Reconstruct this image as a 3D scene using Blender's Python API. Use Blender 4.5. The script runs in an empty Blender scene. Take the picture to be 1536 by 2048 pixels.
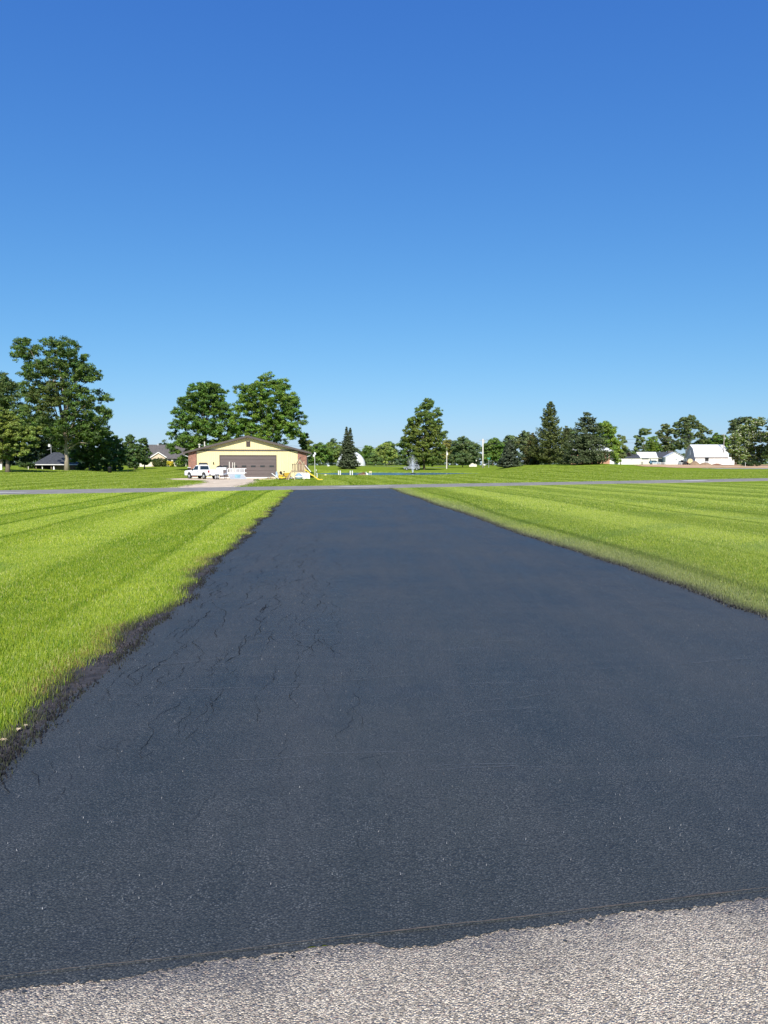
import bpy, math
import numpy as np
from mathutils import Vector, Matrix

# ------------------------------------------------------------------ camera, sky, sun, exposure
S = bpy.context.scene
C = S.collection
R = math.radians
F = 1420.0                 # focal length in pixels of the 2048 px high photograph
HZ = 930.0                 # row of the horizon
EYE = 1.6
PITCH = math.atan((1024 - HZ) / F)

cam_data = bpy.data.cameras.new('camera')
cam = bpy.data.objects.new('camera', cam_data)
C.objects.link(cam)
cam_data.sensor_fit = 'VERTICAL'
cam_data.sensor_height = 36.0
cam_data.lens = 36.0 * F / 2048
cam_data.clip_start = 0.05
cam_data.clip_end = 9000
cam.location = (0, 0, EYE)
cam.rotation_euler = (R(90) - PITCH, 0, 0)
S.camera = cam

SUN_EL, SUN_AZ = R(37.5), R(3.0)      # behind the camera, a little to its right
world = bpy.data.worlds.new('World')
S.world = world
world.use_nodes = True
wn = world.node_tree
bg = wn.nodes['Background']
sky = wn.nodes.new('ShaderNodeTexSky')
sky.sky_type = 'NISHITA'
sky.sun_disc = False
sky.sun_elevation = SUN_EL
sky.sun_rotation = math.pi - SUN_AZ
sky.altitude = 200
sky.air_density = 1.0
sky.dust_density = 0.35
sky.ozone_density = 3.0
# clear deep blue sky: the same Nishita sky with the red, green and blue response of the photograph's camera
_sep = wn.nodes.new('ShaderNodeSeparateColor'); _cmb = wn.nodes.new('ShaderNodeCombineColor')
wn.links.new(sky.outputs[0], _sep.inputs[0])
for _i, (_a, _g, _k) in enumerate(((.44, 1.08, 0), (.861, 1.0, .416), (.86, .45, 0))):
    def _m(op, a, b):
        n = wn.nodes.new('ShaderNodeMath'); n.operation = op
        for i, v in enumerate((a, b)):
            if isinstance(v, bpy.types.NodeSocket): wn.links.new(v, n.inputs[i])
            else: n.inputs[i].default_value = v
        return n.outputs[0]
    _x = _m('MINIMUM', _m('MULTIPLY', _sep.outputs[_i], .1466), 2.0)
    _y = _m('MULTIPLY', _m('POWER', _x, _g), _a * 10 / 2 ** .6)
    _y = _m('DIVIDE', _y, _m('ADD', _m('MULTIPLY', _x, _k), 1.0))
    wn.links.new(_y, _cmb.inputs[_i])
wn.links.new(_cmb.outputs[0], bg.inputs[0])
bg.inputs[1].default_value = 0.1

sun_data = bpy.data.lights.new('sun', 'SUN')
sun_data.energy = 4.2
sun_data.angle = R(0.5)
sun_data.color = (1.0, 0.95, 0.86)
sun = bpy.data.objects.new('sun', sun_data)
C.objects.link(sun)
sdir = Vector((math.sin(SUN_AZ) * math.cos(SUN_EL), -math.cos(SUN_AZ) * math.cos(SUN_EL), math.sin(SUN_EL)))
sun.rotation_euler = sdir.to_track_quat('Z', 'Y').to_euler()

S.render.engine = 'CYCLES'
S.view_settings.view_transform = 'Standard'
S.view_settings.look = 'None'
S.view_settings.gamma = 1
S.view_settings.use_curve_mapping = False
S.view_settings.exposure = 0.6

# ------------------------------------------------------------------ terrain
def smooth(a, b, x):
    t = np.clip((np.asarray(x, float) - a) / (b - a), 0, 1)
    return t * t * (3 - 2 * t)

DK = np.array([0, 95, 112, 130, 150, 165, 190, 215, 260, 330, 500, 5000], float)
ROWS = {   # columns of the photograph -> ground height at the distances DK
    -500: [0, .0, .3, .7, 1.0, 1.1, 1.1, 1.1, 1.1, 1.1, 1.1, 1.1],
    0:    [0, .0, .45, .95, 1.05, .9, .7, .8, 1.0, 1.1, 1.2, 1.2],
    135:  [0, -.05, .3, .62, .55, .4, .5, .8, 1.0, 1.1, 1.2, 1.2],
    225:  [0, -.1, .1, .3, .3, .5, .8, 1.0, 1.2, 1.2, 1.2, 1.2],
    350:  [0, -.32, -.25, .05, .45, .75, 1.1, 1.25, 1.3, 1.3, 1.3, 1.3],
    450:  [0, -.35, -.35, -.25, .2, .5, .9, 1.1, 1.3, 1.3, 1.3, 1.3],
    620:  [0, -.35, -.38, -.35, -.15, .2, .6, .9, 1.3, 1.3, 1.3, 1.3],
    700:  [0, -.25, -.3, -.35, -.4, -.35, 0.1, .6, 1.2, 1.4, 1.4, 1.4],
    780:  [0, -.2, -.25, -.32, -.4, -.4, -.2, .3, 1.1, 1.3, 1.4, 1.4],
    860:  [0, -.15, -.2, -.3, -.4, -.4, -.25, .15, .6, 1.1, 1.4, 1.4],
    950:  [0, 0., -.05, -.1, -.2, -.3, -.1, .5, .9, 1.2, 1.4, 1.4],
    1050: [0, .05, .2, .45, .8, 1.1, 1.55, 1.65, 1.6, 1.5, 1.4, 1.4],
    1110: [0, .05, .25, .6, 1.1, 1.4, 1.7, 1.75, 1.7, 1.6, 1.4, 1.4],
    1200: [0, .1, .3, .75, 1.3, 1.65, 1.95, 2.0, 1.9, 1.8, 1.6, 1.4],
    1300: [0, .05, .15, .4, .7, .85, 1.0, 1.15, 1.55, 1.9, 1.9, 1.6],
    1370: [0, .0, .05, .15, .3, .42, .6, .85, 1.4, 1.9, 1.9, 1.6],
    1536: [0, .0, .05, .12, .28, .40, .58, .85, 1.4, 1.9, 2.0, 1.6],
    2100: [0, .0, .05, .12, .28, .40, .58, .85, 1.4, 1.9, 2.0, 1.6],
}
UK = np.array([(k - 768) / F for k in ROWS])
ZT = np.array([ROWS[k] for k in ROWS])
POND = (3.0, 165.0, 20.0, 26.0)        # centre x, y and half sizes
POND_Z = -0.45

def terrain(x, y):
    x = np.asarray(x, float); y = np.asarray(y, float)
    x, y = np.broadcast_arrays(x, y)
    yy = np.maximum(y, 1.0)
    u = np.clip(x / yy, UK[0], UK[-1] - 1e-6)
    d = np.clip(y, 0, 4999)
    i = np.clip(np.searchsorted(UK, u, side='right') - 1, 0, len(UK) - 2)
    j = np.clip(np.searchsorted(DK, d, side='right') - 1, 0, len(DK) - 2)
    fu = (u - UK[i]) / (UK[i + 1] - UK[i]); fu = fu * fu * (3 - 2 * fu)
    fd = (d - DK[j]) / (DK[j + 1] - DK[j]); fd = fd * .5 + .5 * fd * fd * (3 - 2 * fd)
    z = (ZT[i, j] * (1 - fu) * (1 - fd) + ZT[i + 1, j] * fu * (1 - fd) + ZT[i, j + 1] * (1 - fu) * fd + ZT[i + 1, j + 1] * fu * fd)
    z = z * smooth(62, 95, y)
    cx, cy, ax, ay = POND
    th = np.arctan2((y - cy) / ay, (x - cx) / ax)
    e = np.sqrt(((x - cx) / ax) ** 2 + ((y - cy) / ay) ** 2) / (1 + .07 * np.sin(3 * th + 1) + .04 * np.sin(7 * th))
    k = 1 - smooth(.94, 1.1, e)
    z = z * (1 - k) + (-1.5) * k
    return z

def T1(x, y):
    return float(terrain(x, y))

def at(px, D):
    """world x, y for a column of the photograph at a distance"""
    return (px - 768) / F * D, D

def zrow(py, D):
    return EYE - (py - HZ) * D / F

def ground_hit(px, py):
    D = 20.0
    while D < 600:
        if zrow(py, D) <= T1(*at(px, D)): break
        D += .25
    return at(px, D)

# driveway frame: t runs along the driveway, s across it
B = math.atan(128 / F)
ET = np.array([-math.sin(B), math.cos(B)]); ES = np.array([math.cos(B), math.sin(B)])
def st(s, t):
    s = np.asarray(s, float); t = np.asarray(t, float)
    return s * ES[0] + t * ET[0], s * ES[1] + t * ET[1]
def to_st(x, y):
    return x * ES[0] + y * ES[1], x * ET[0] + y * ET[1]
def edge_l(t):
    t = np.asarray(t, float)
    return -1.63 + .05 * np.sin(t * .9) + .035 * np.sin(t * 2.3 + 1) + .02 * np.sin(t * 6.1) - .25 * smooth(4.2, 2.2, t)
def edge_r(t):
    t = np.asarray(t, float)
    return 4.62 + .06 * np.sin(t * .55 + 2) + .02 * np.sin(t * 3.1) + .014 * np.sin(t * 7.3) + .10 * smooth(8, 3, t)
def road_c(x):
    x = np.asarray(x, float)
    xc = np.clip(x, -70, 90)
    return 52.2 + .55 * x + .0015 * xc * xc
ROAD_H = 4.0

# ------------------------------------------------------------------ materials
def nmat(name):
    m = bpy.data.materials.new(name); m.use_nodes = True
    return m, m.node_tree, m.node_tree.nodes['Principled BSDF']

def node(nt, typ, ins=None, **kw):
    n = nt.nodes.new(typ)
    for k, v in kw.items(): setattr(n, k, v)
    for k, v in (ins or {}).items():
        if isinstance(v, bpy.types.NodeSocket): nt.links.new(v, n.inputs[k])
        else: n.inputs[k].default_value = v
    return n

def math_n(nt, op, a, b=None, c=None):
    n = nt.nodes.new('ShaderNodeMath'); n.operation = op
    for i, v in enumerate((a, b, c)):
        if v is None: continue
        if isinstance(v, bpy.types.NodeSocket): nt.links.new(v, n.inputs[i])
        else: n.inputs[i].default_value = v
    return n.outputs[0]

def mixc(nt, f, a, b, blend='MIX'):
    n = nt.nodes.new('ShaderNodeMix'); n.data_type = 'RGBA'; n.blend_type = blend
    for i, v in ((0, f), (6, a), (7, b)):
        if isinstance(v, bpy.types.NodeSocket): nt.links.new(v, n.inputs[i])
        else: n.inputs[i].default_value = v if i == 0 else (*v, 1)
    return n.outputs[2]

def ramp(nt, fac, stops):
    n = nt.nodes.new('ShaderNodeValToRGB'); nt.links.new(fac, n.inputs[0])
    e = n.color_ramp.elements
    while len(e) < len(stops): e.new(.5)
    for k, (p, c) in enumerate(stops):
        e[k].position = p
        e[k].color = (c, c, c, 1) if isinstance(c, (int, float)) else (*c, 1)
    return n.outputs[0]

def pos(nt, scale=(1, 1, 1), rot=0):
    g = nt.nodes.new('ShaderNodeNewGeometry')
    m = nt.nodes.new('ShaderNodeMapping'); nt.links.new(g.outputs['Position'], m.inputs[0])
    m.inputs['Scale'].default_value = scale; m.inputs['Rotation'].default_value = (0, 0, rot)
    return m.outputs[0]

def noise(nt, vec, scale, detail=3, rough=.55):
    return node(nt, 'ShaderNodeTexNoise', {'Vector': vec, 'Scale': scale, 'Detail': detail, 'Roughness': rough}).outputs[0]

def bump(nt, bs, h, strength, dist):
    n = node(nt, 'ShaderNodeBump', {'Height': h, 'Strength': strength, 'Distance': dist})
    nt.links.new(n.outputs[0], bs.inputs['Normal'])

def simple(name, col, rough=.6, var=.15, scale=3.0, metal=0, spec=.4, bmp=0, stretch=(1, 1, 1)):
    m, nt, bs = nmat(name)
    tc = nt.nodes.new('ShaderNodeTexCoord')
    mp = nt.nodes.new('ShaderNodeMapping'); nt.links.new(tc.outputs['Object'], mp.inputs[0]); mp.inputs['Scale'].default_value = stretch
    f = noise(nt, mp.outputs[0], scale, 4)
    lo = tuple(max(0, c * (1 - var)) for c in col); hi = tuple(min(1, c * (1 + var)) for c in col)
    nt.links.new(mixc(nt, ramp(nt, f, [(.3, 0.), (.7, 1.)]), lo, hi), bs.inputs['Base Color'])
    bs.inputs['Roughness'].default_value = rough; bs.inputs['Metallic'].default_value = metal
    bs.inputs['Specular IOR Level'].default_value = spec
    if bmp: bump(nt, bs, f, .5, bmp)
    return m

def tint_mat(name, rough=.55, spec=.3, transl=.2, tcol=(1.15, 1.2, .5)):
    m, nt, bs = nmat(name)
    a = nt.nodes.new('ShaderNodeAttribute'); a.attribute_name = 'tint'
    nt.links.new(a.outputs['Color'], bs.inputs['Base Color'])
    bs.inputs['Roughness'].default_value = rough; bs.inputs['Specular IOR Level'].default_value = spec
    if transl:
        tr = nt.nodes.new('ShaderNodeBsdfTranslucent')
        nt.links.new(mixc(nt, 1.0, a.outputs['Color'], tcol, 'MULTIPLY'), tr.inputs[0])
        mx = nt.nodes.new('ShaderNodeMixShader'); mx.inputs[0].default_value = transl
        nt.links.new(bs.outputs[0], mx.inputs[1]); nt.links.new(tr.outputs[0], mx.inputs[2])
        nt.links.new(mx.outputs[0], nt.nodes['Material Output'].inputs[0])
    return m

M = {}
M['leaf'] = tint_mat('leaf', .5, .3, .24)
M['grass'] = tint_mat('grass_blade', .5, .35, .25, (1.1, 1.1, .6))
M['debris'] = tint_mat('debris', .8, .2, 0)
M['bark'] = simple('bark', (.16, .13, .10), .9, .4, 2.5, bmp=.03, stretch=(4, 4, .6))
M['bark_pale'] = simple('bark_pale', (.36, .30, .23), .9, .3, 2.0, bmp=.03, stretch=(4, 4, .5))
M['white_metal'] = simple('white_metal', (.78, .79, .80), .4, .05, 2)
M['white_paint'] = simple('white_paint', (.74, .74, .72), .5, .07, 1.5)
M['white_roof'] = simple('white_metal_roof', (.72, .73, .74), .45, .06, .8)
M['dark_roof'] = simple('dark_shingle', (.055, .06, .068), .75, .3, 2.5, bmp=.01)
M['grey_roof'] = simple('grey_shingle', (.11, .10, .095), .8, .25, 3, bmp=.01)
M['brown_metal'] = simple('brown_metal', (.10, .08, .072), .45, .12, 1.2)
M['brown_trim'] = simple('brown_trim', (.085, .068, .06), .5, .12, 1.2)
M['door_brown'] = simple('door_brown', (.125, .098, .094), .5, .08, .8, stretch=(.3, 1, 3))
M['yellow_siding'] = simple('cream_siding', (.75, .64, .34), .5, .05, .6, stretch=(3, 1, .4))
M['black'] = simple('black_plastic', (.018, .018, .02), .5, .2, 4)
M['rubber'] = simple('rubber', (.02, .02, .021), .8, .2, 6)
M['chrome'] = simple('steel', (.62, .62, .64), .3, .08, 4, metal=.8)
M['glass'] = simple('dark_glass', (.02, .03, .035), .06, .1, 1, spec=.8)
M['truck_white'] = simple('truck_white', (.80, .81, .83), .25, .03, 2, spec=.6)
M['silver'] = simple('silver_paint', (.22, .24, .27), .35, .05, 2, metal=.2)
M['red_lens'] = simple('red_lens', (.35, .02, .02), .2, .1, 3)
M['wood'] = simple('weathered_wood', (.29, .22, .14), .8, .3, 3, stretch=(4, 4, .7))
M['wood_pale'] = simple('pale_wood', (.48, .39, .25), .75, .2, 3, stretch=(4, 4, .7))
M['wood_dark'] = simple('dark_wood', (.22, .18, .13), .8, .3, 3, stretch=(4, 4, .7))
M['yellow_plastic'] = simple('yellow_plastic', (.78, .55, .05), .4, .08, 2)
M['yellow_paint'] = simple('yellow_paint', (.60, .40, .05), .4, .1, 2)
M['teal'] = simple('faded_teal', (.22, .38, .42), .7, .4, 3)
M['blue_plastic'] = simple('blue_plastic', (.27, .38, .48), .5, .1, 2)
M['tan_wall'] = simple('tan_stucco', (.62, .50, .37), .8, .1, 1.5)
M['cream_wall'] = simple('cream_wall', (.70, .66, .56), .8, .08, 1.5)
M['grey_wall'] = simple('grey_siding', (.38, .40, .42), .7, .1, 1.5)
M['post_pale'] = simple('pale_pole', (.60, .57, .50), .7, .12, 1, stretch=(3, 3, .4))
M['pole_grey'] = simple('grey_pole', (.30, .28, .25), .8, .15, 1, stretch=(3, 3, .4))
M['green_sign'] = simple('green_sign', (.02, .30, .16), .5, .05, 2)
M['rust'] = simple('rusty_brush', (.20, .09, .05), .9, .35, 4)
M['dirt'] = simple('dirt', (.24, .17, .11), .95, .35, 1.5, bmp=.05)
M['stone'] = simple('stone', (.42, .38, .32), .9, .3, 2, bmp=.03)
M['bale'] = simple('bale_tan', (.60, .52, .30), .85, .2, 3)
M['cloth'] = simple('white_cloth', (.80, .80, .78), .9, .05, 3)
M['blue_paint'] = simple('blue_paint', (.10, .22, .33), .5, .15, 2)
M['wire'] = simple('wire', (.10, .10, .11), .5, .1, 2)

def brick_mat(name, a, b, mortar):
    m, nt, bs = nmat(name)
    tc = nt.nodes.new('ShaderNodeTexCoord')
    sx = node(nt, 'ShaderNodeSeparateXYZ', {0: tc.outputs['Object']})
    cb = node(nt, 'ShaderNodeCombineXYZ', {0: math_n(nt, 'ADD', sx.outputs[0], sx.outputs[1]), 1: sx.outputs[2]})
    br = node(nt, 'ShaderNodeTexBrick', {'Vector': cb.outputs[0], 'Color1': (*a, 1), 'Color2': (*b, 1), 'Mortar': (*mortar, 1), 'Scale': 1.0,
              'Mortar Size': .012, 'Brick Width': .25, 'Row Height': .085})
    n2 = noise(nt, cb.outputs[0], 1.6, 4)
    nt.links.new(mixc(nt, .6, br.outputs[0], ramp(nt, n2, [(.3, .55), (.7, 1.35)]), 'MULTIPLY'), bs.inputs['Base Color'])
    bs.inputs['Roughness'].default_value = .9
    bump(nt, bs, math_n(nt, 'SUBTRACT', 1.0, br.outputs[1]), .6, .01)
    return m
M['brick'] = brick_mat('red_brick', (.36, .13, .075), (.22, .075, .05), (.30, .24, .20))
M['brick_dark'] = brick_mat('brown_brick', (.20, .14, .11), (.13, .09, .075), (.2, .18, .16))
M['brick_orange'] = brick_mat('orange_brick', (.55, .24, .14), (.45, .18, .11), (.5, .4, .33))

# ground: mown lawn, light and dark of leaning stripes painted in, far lawns and patches
def ground_material():
    m, nt, bs = nmat('lawn_ground')
    p = pos(nt)
    near_s = node(nt, 'ShaderNodeSeparateXYZ', {0: pos(nt, rot=-B)})
    far_s = node(nt, 'ShaderNodeSeparateXYZ', {0: pos(nt, rot=R(14))})
    sep = node(nt, 'ShaderNodeSeparateXYZ', {0: p})
    wob = math_n(nt, 'MULTIPLY', noise(nt, p, .06, 2), 5.0)
    s1 = math_n(nt, 'SINE', math_n(nt, 'ADD', math_n(nt, 'MULTIPLY', near_s.outputs[0], 2 * math.pi / 2.9), wob))
    s2 = math_n(nt, 'SINE', math_n(nt, 'ADD', math_n(nt, 'MULTIPLY', far_s.outputs[0], 2 * math.pi / 1.7), math_n(nt, 'MULTIPLY', wob, .4)))
    beyond = ramp(nt, math_n(nt, 'DIVIDE', sep.outputs[1], 200.0), [(.55, 0.), (.62, 1.)])
    mid = ramp(nt, math_n(nt, 'DIVIDE', sep.outputs[1], 200.0), [(.25, 1.), (.34, 0.)])
    a = math_n(nt, 'ADD', math_n(nt, 'MULTIPLY', s1, mid), math_n(nt, 'MULTIPLY', s2, beyond))
    big = noise(nt, pos(nt, (.25, 1, 1)), .12, 4)
    fine = noise(nt, pos(nt, (1, .35, 1)), 2.2, 6, .7)
    base = mixc(nt, ramp(nt, big, [(.3, 0.), (.7, 1.)]), (.155, .235, .024), (.235, .295, .036))
    f2 = math_n(nt, 'ADD', math_n(nt, 'MULTIPLY', a, .10), math_n(nt, 'ADD', math_n(nt, 'MULTIPLY', fine, 1.5), .25))
    col = mixc(nt, 1.0, base, node(nt, 'ShaderNodeCombineColor', {0: f2, 1: f2, 2: f2}).outputs[0], 'MULTIPLY')
    # bare dark soil and thatch between the blades close to the camera
    nearf = ramp(nt, math_n(nt, 'DIVIDE', sep.outputs[1], 50.0), [(.1, .45), (.6, 1.)])
    col = mixc(nt, 1.0, col, nearf, 'MULTIPLY')
    nt.links.new(col, bs.inputs['Base Color'])
    bs.inputs['Roughness'].default_value = 1; bs.inputs['Specular IOR Level'].default_value = .0
    bump(nt, bs, fine, .8, .10)
    return m
M['ground'] = ground_material()

def asphalt_material():
    m, nt, bs = nmat('sealed_asphalt')
    p = pos(nt); q = pos(nt, (1, 1, 1), -B)
    grit = node(nt, 'ShaderNodeTexVoronoi', {'Vector': p, 'Scale': 112.0})
    grit2 = node(nt, 'ShaderNodeTexVoronoi', {'Vector': p, 'Scale': 260.0})
    n1 = noise(nt, p, .45, 5, .6); n3 = noise(nt, p, 7, 4)
    along = noise(nt, pos(nt, (2.2, .16, 1), -B), 1.0, 4, .6)       # tyre lanes and squeegee passes down the drive
    across = noise(nt, pos(nt, (.35, 5.5, 1), -B), 1.0, 5, .65)      # brush strokes across it
    fine = noise(nt, p, 150, 3, .7)
    base = mixc(nt, ramp(nt, n1, [(.36, 0.), (.64, 1.)]), (.033, .038, .037), (.054, .058, .054))
    base = mixc(nt, math_n(nt, 'MULTIPLY', ramp(nt, along, [(.42, 0.), (.66, 1.)]), .45), base, (.066, .071, .073))
    base = mixc(nt, math_n(nt, 'MULTIPLY', ramp(nt, across, [(.50, 0.), (.72, 1.)]), .28), base, (.072, .074, .076))
    base = mixc(nt, math_n(nt, 'MULTIPLY', ramp(nt, noise(nt, p, 1.6, 3), [(.60, 0.), (.70, 1.)]), .35), base, (.024, .030, .037))
    tone = node(nt, 'ShaderNodeSeparateColor', {0: grit.outputs['Color']})
    grain = ramp(nt, tone.outputs[0], [(.35, 0.), (1.0, 1.)])
    spot = ramp(nt, grit.outputs[0], [(.15, 1.), (.55, 0.)])
    patch = ramp(nt, n3, [(.35, .35), (.65, 1.)])
    k = math_n(nt, 'MULTIPLY', math_n(nt, 'MULTIPLY', grain, spot), math_n(nt, 'MULTIPLY', patch, .72))
    base = mixc(nt, k, base, (.20, .205, .20))
    base = mixc(nt, math_n(nt, 'MULTIPLY', ramp(nt, grit.outputs[0], [(.45, 0.), (.8, 1.)]), .55), base, (.012, .014, .017))
    nt.links.new(base, bs.inputs['Base Color'])
    nt.links.new(ramp(nt, math_n(nt, 'ADD', math_n(nt, 'MULTIPLY', n1, .5), math_n(nt, 'MULTIPLY', along, .5)), [(.35, .46), (.65, .66)]), bs.inputs['Roughness'])
    bs.inputs['Specular IOR Level'].default_value = .40
    h = math_n(nt, 'ADD', math_n(nt, 'MULTIPLY', grit.outputs[0], -.7), math_n(nt, 'ADD', math_n(nt, 'MULTIPLY', fine, .5), math_n(nt, 'MULTIPLY', grit2.outputs[0], -.3)))
    bump(nt, bs, h, .8, .007)
    return m
M['asphalt'] = asphalt_material()

def floor_hit(px, py):
    v = (py - 1024) / F; u = (px - 768) / F
    # ray in camera space (u, -v, 1) pitched down
    fy = math.cos(PITCH) - v * math.sin(PITCH); fz = -math.sin(PITCH) - v * math.cos(PITCH)
    k = EYE / -fz
    return u * k, fy * k
SEAM_PTS = (*floor_hit(0, 1965), *floor_hit(1536, 1787))
def chip_material():
    m, nt, bs = nmat('old_chip_asphalt')
    p = pos(nt)
    wp = node(nt, 'ShaderNodeVectorMath', {0: p, 1: node(nt, 'ShaderNodeTexNoise', {'Vector': p, 'Scale': 60.0, 'Detail': 2.0}).outputs[1]}, operation='MULTIPLY_ADD')
    wp.inputs[2].default_value = (0, 0, 0)
    v = node(nt, 'ShaderNodeTexVoronoi', {'Vector': p, 'Scale': 165.0, 'Randomness': 1.0})
    v2 = node(nt, 'ShaderNodeTexVoronoi', {'Vector': p, 'Scale': 300.0})
    tone = node(nt, 'ShaderNodeSeparateColor', {0: v.outputs['Color']})
    big = noise(nt, p, 1.7, 6, .65)
    c = mixc(nt, ramp(nt, tone.outputs[0], [(.1, 0.), (.95, 1.)]), (.31, .26, .195), (.96, .81, .60))
    c = mixc(nt, ramp(nt, tone.outputs[1], [(.86, 0.), (.95, .7)]), c, (.42, .30, .24))
    c = mixc(nt, ramp(nt, tone.outputs[2], [(.88, 0.), (.95, .8)]), c, (.16, .15, .15))
    gap = ramp(nt, v.outputs[0], [(.45, 0.), (.85, 1.)])
    c = mixc(nt, math_n(nt, 'MULTIPLY', gap, .6), c, (.12, .11, .10))
    c = mixc(nt, 1.0, c, ramp(nt, big, [(.3, .78), (.7, 1.1)]), 'MULTIPLY')
    # tar brushed off on to single chips next to the seam
    sp = node(nt, 'ShaderNodeSeparateXYZ', {0: p})
    m_ = (SEAM_PTS[3] - SEAM_PTS[1]) / (SEAM_PTS[2] - SEAM_PTS[0])
    d = math_n(nt, 'SUBTRACT', math_n(nt, 'ADD', math_n(nt, 'MULTIPLY', sp.outputs[0], m_), SEAM_PTS[1] - m_ * SEAM_PTS[0]), sp.outputs[1])
    d = math_n(nt, 'ADD', d, math_n(nt, 'MULTIPLY', math_n(nt, 'SUBTRACT', tone.outputs[1], .5), .16))
    d = math_n(nt, 'ADD', d, math_n(nt, 'MULTIPLY', math_n(nt, 'SUBTRACT', noise(nt, p, 2.2, 4), .5), .5))
    c = mixc(nt, ramp(nt, d, [(.02, .8), (.09, .3), (.32, 0.)]), c, (.10, .10, .11))
    nt.links.new(c, bs.inputs['Base Color'])
    bs.inputs['Roughness'].default_value = .7; bs.inputs['Specular IOR Level'].default_value = .3
    h = math_n(nt, 'ADD', math_n(nt, 'MULTIPLY', v.outputs[0], -1.0), math_n(nt, 'MULTIPLY', v2.outputs[0], -.3))
    bump(nt, bs, h, 1.0, .006)
    return m
M['chip'] = chip_material()

def sheet_mat(name, a, b, scale, rough=.9, bmp=.02, stretch=(1, 1, 1), spec=.2):
    m, nt, bs = nmat(name)
    n = noise(nt, pos(nt, stretch), scale, 6, .65)
    nt.links.new(mixc(nt, ramp(nt, n, [(.3, 0.), (.7, 1.)]), a, b), bs.inputs['Base Color'])
    bs.inputs['Roughness'].default_value = rough; bs.inputs['Specular IOR Level'].default_value = spec
    bump(nt, bs, n, .6, bmp)
    return m
M['road'] = sheet_mat('grey_road', (.20, .185, .165), (.32, .295, .26), 1.3)
M['road_pale'] = sheet_mat('pale_patch', (.42, .40, .37), (.60, .58, .54), 1.1)
M['gravel'] = sheet_mat('pale_gravel', (.50, .39, .27), (.84, .68, .49), .8)
M['field'] = sheet_mat('bare_field', (.44, .27, .14), (.70, .47, .28), .35, stretch=(.3, 1, 1))
M['soil'] = sheet_mat('tarry_soil', (.016, .016, .018), (.075, .066, .064), 9, .8, .03, spec=.3)
M['crack'] = sheet_mat('crack_dark', (.007, .008, .010), (.016, .017, .019), 30, .9, .002)
M['scuff'] = sheet_mat('pale_hairline', (.10, .115, .13), (.19, .20, .21), 40, .8, .002)
M['seam_edge'] = sheet_mat('seam_edge', (.035, .036, .040), (.12, .10, .085), 16, .9, .004)
M['tar'] = sheet_mat('tar_fringe', (.022, .027, .033), (.060, .064, .068), 45, .7, .006)

def water_material():
    m, nt, bs = nmat('pond_water')
    bs.inputs['Base Color'].default_value = (.05, .13, .20, 1)
    bs.inputs['Roughness'].default_value = .15
    bs.inputs['IOR'].default_value = 1.33
    n = noise(nt, pos(nt, (.5, 1.6, 1)), 2.2, 4)
    bump(nt, bs, n, 1.0, .5)
    return m
M['water'] = water_material()

def spray_material():
    m, nt, bs = nmat('water_spray')
    bs.inputs['Base Color'].default_value = (.85, .9, .95, 1)
    bs.inputs['Roughness'].default_value = .3
    bs.inputs['Alpha'].default_value = .26
    return m
M['spray'] = spray_material()

# ------------------------------------------------------------------ mesh helpers
def mesh_np(name, V, Fc, tint=None, n=None):
    """V (N,3); Fc (K,n) with equal sided faces"""
    me = bpy.data.meshes.new(name)
    V = np.ascontiguousarray(V, np.float32); Fc = np.ascontiguousarray(Fc, np.int32)
    k, n = Fc.shape
    me.vertices.add(len(V)); me.vertices.foreach_set('co', V.ravel())
    me.loops.add(k * n); me.loops.foreach_set('vertex_index', Fc.ravel())
    me.polygons.add(k); me.polygons.foreach_set('loop_start', np.arange(0, k * n, n, dtype=np.int32))
    me.update(calc_edges=True)
    if tint is not None:
        a = me.attributes.new('tint', 'FLOAT_COLOR', 'POINT')
        c = np.ones((len(V), 4), np.float32); c[:, :3] = tint
        a.data.foreach_set('color', c.ravel())
    return me

def link(name, me, mat, parent=None, **props):
    if mat is not None and len(me.materials) == 0: me.materials.append(mat)
    o = bpy.data.objects.new(name, me); C.objects.link(o)
    if parent is not None: o.parent = parent
    for k, v in props.items(): o[k] = v
    return o

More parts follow.
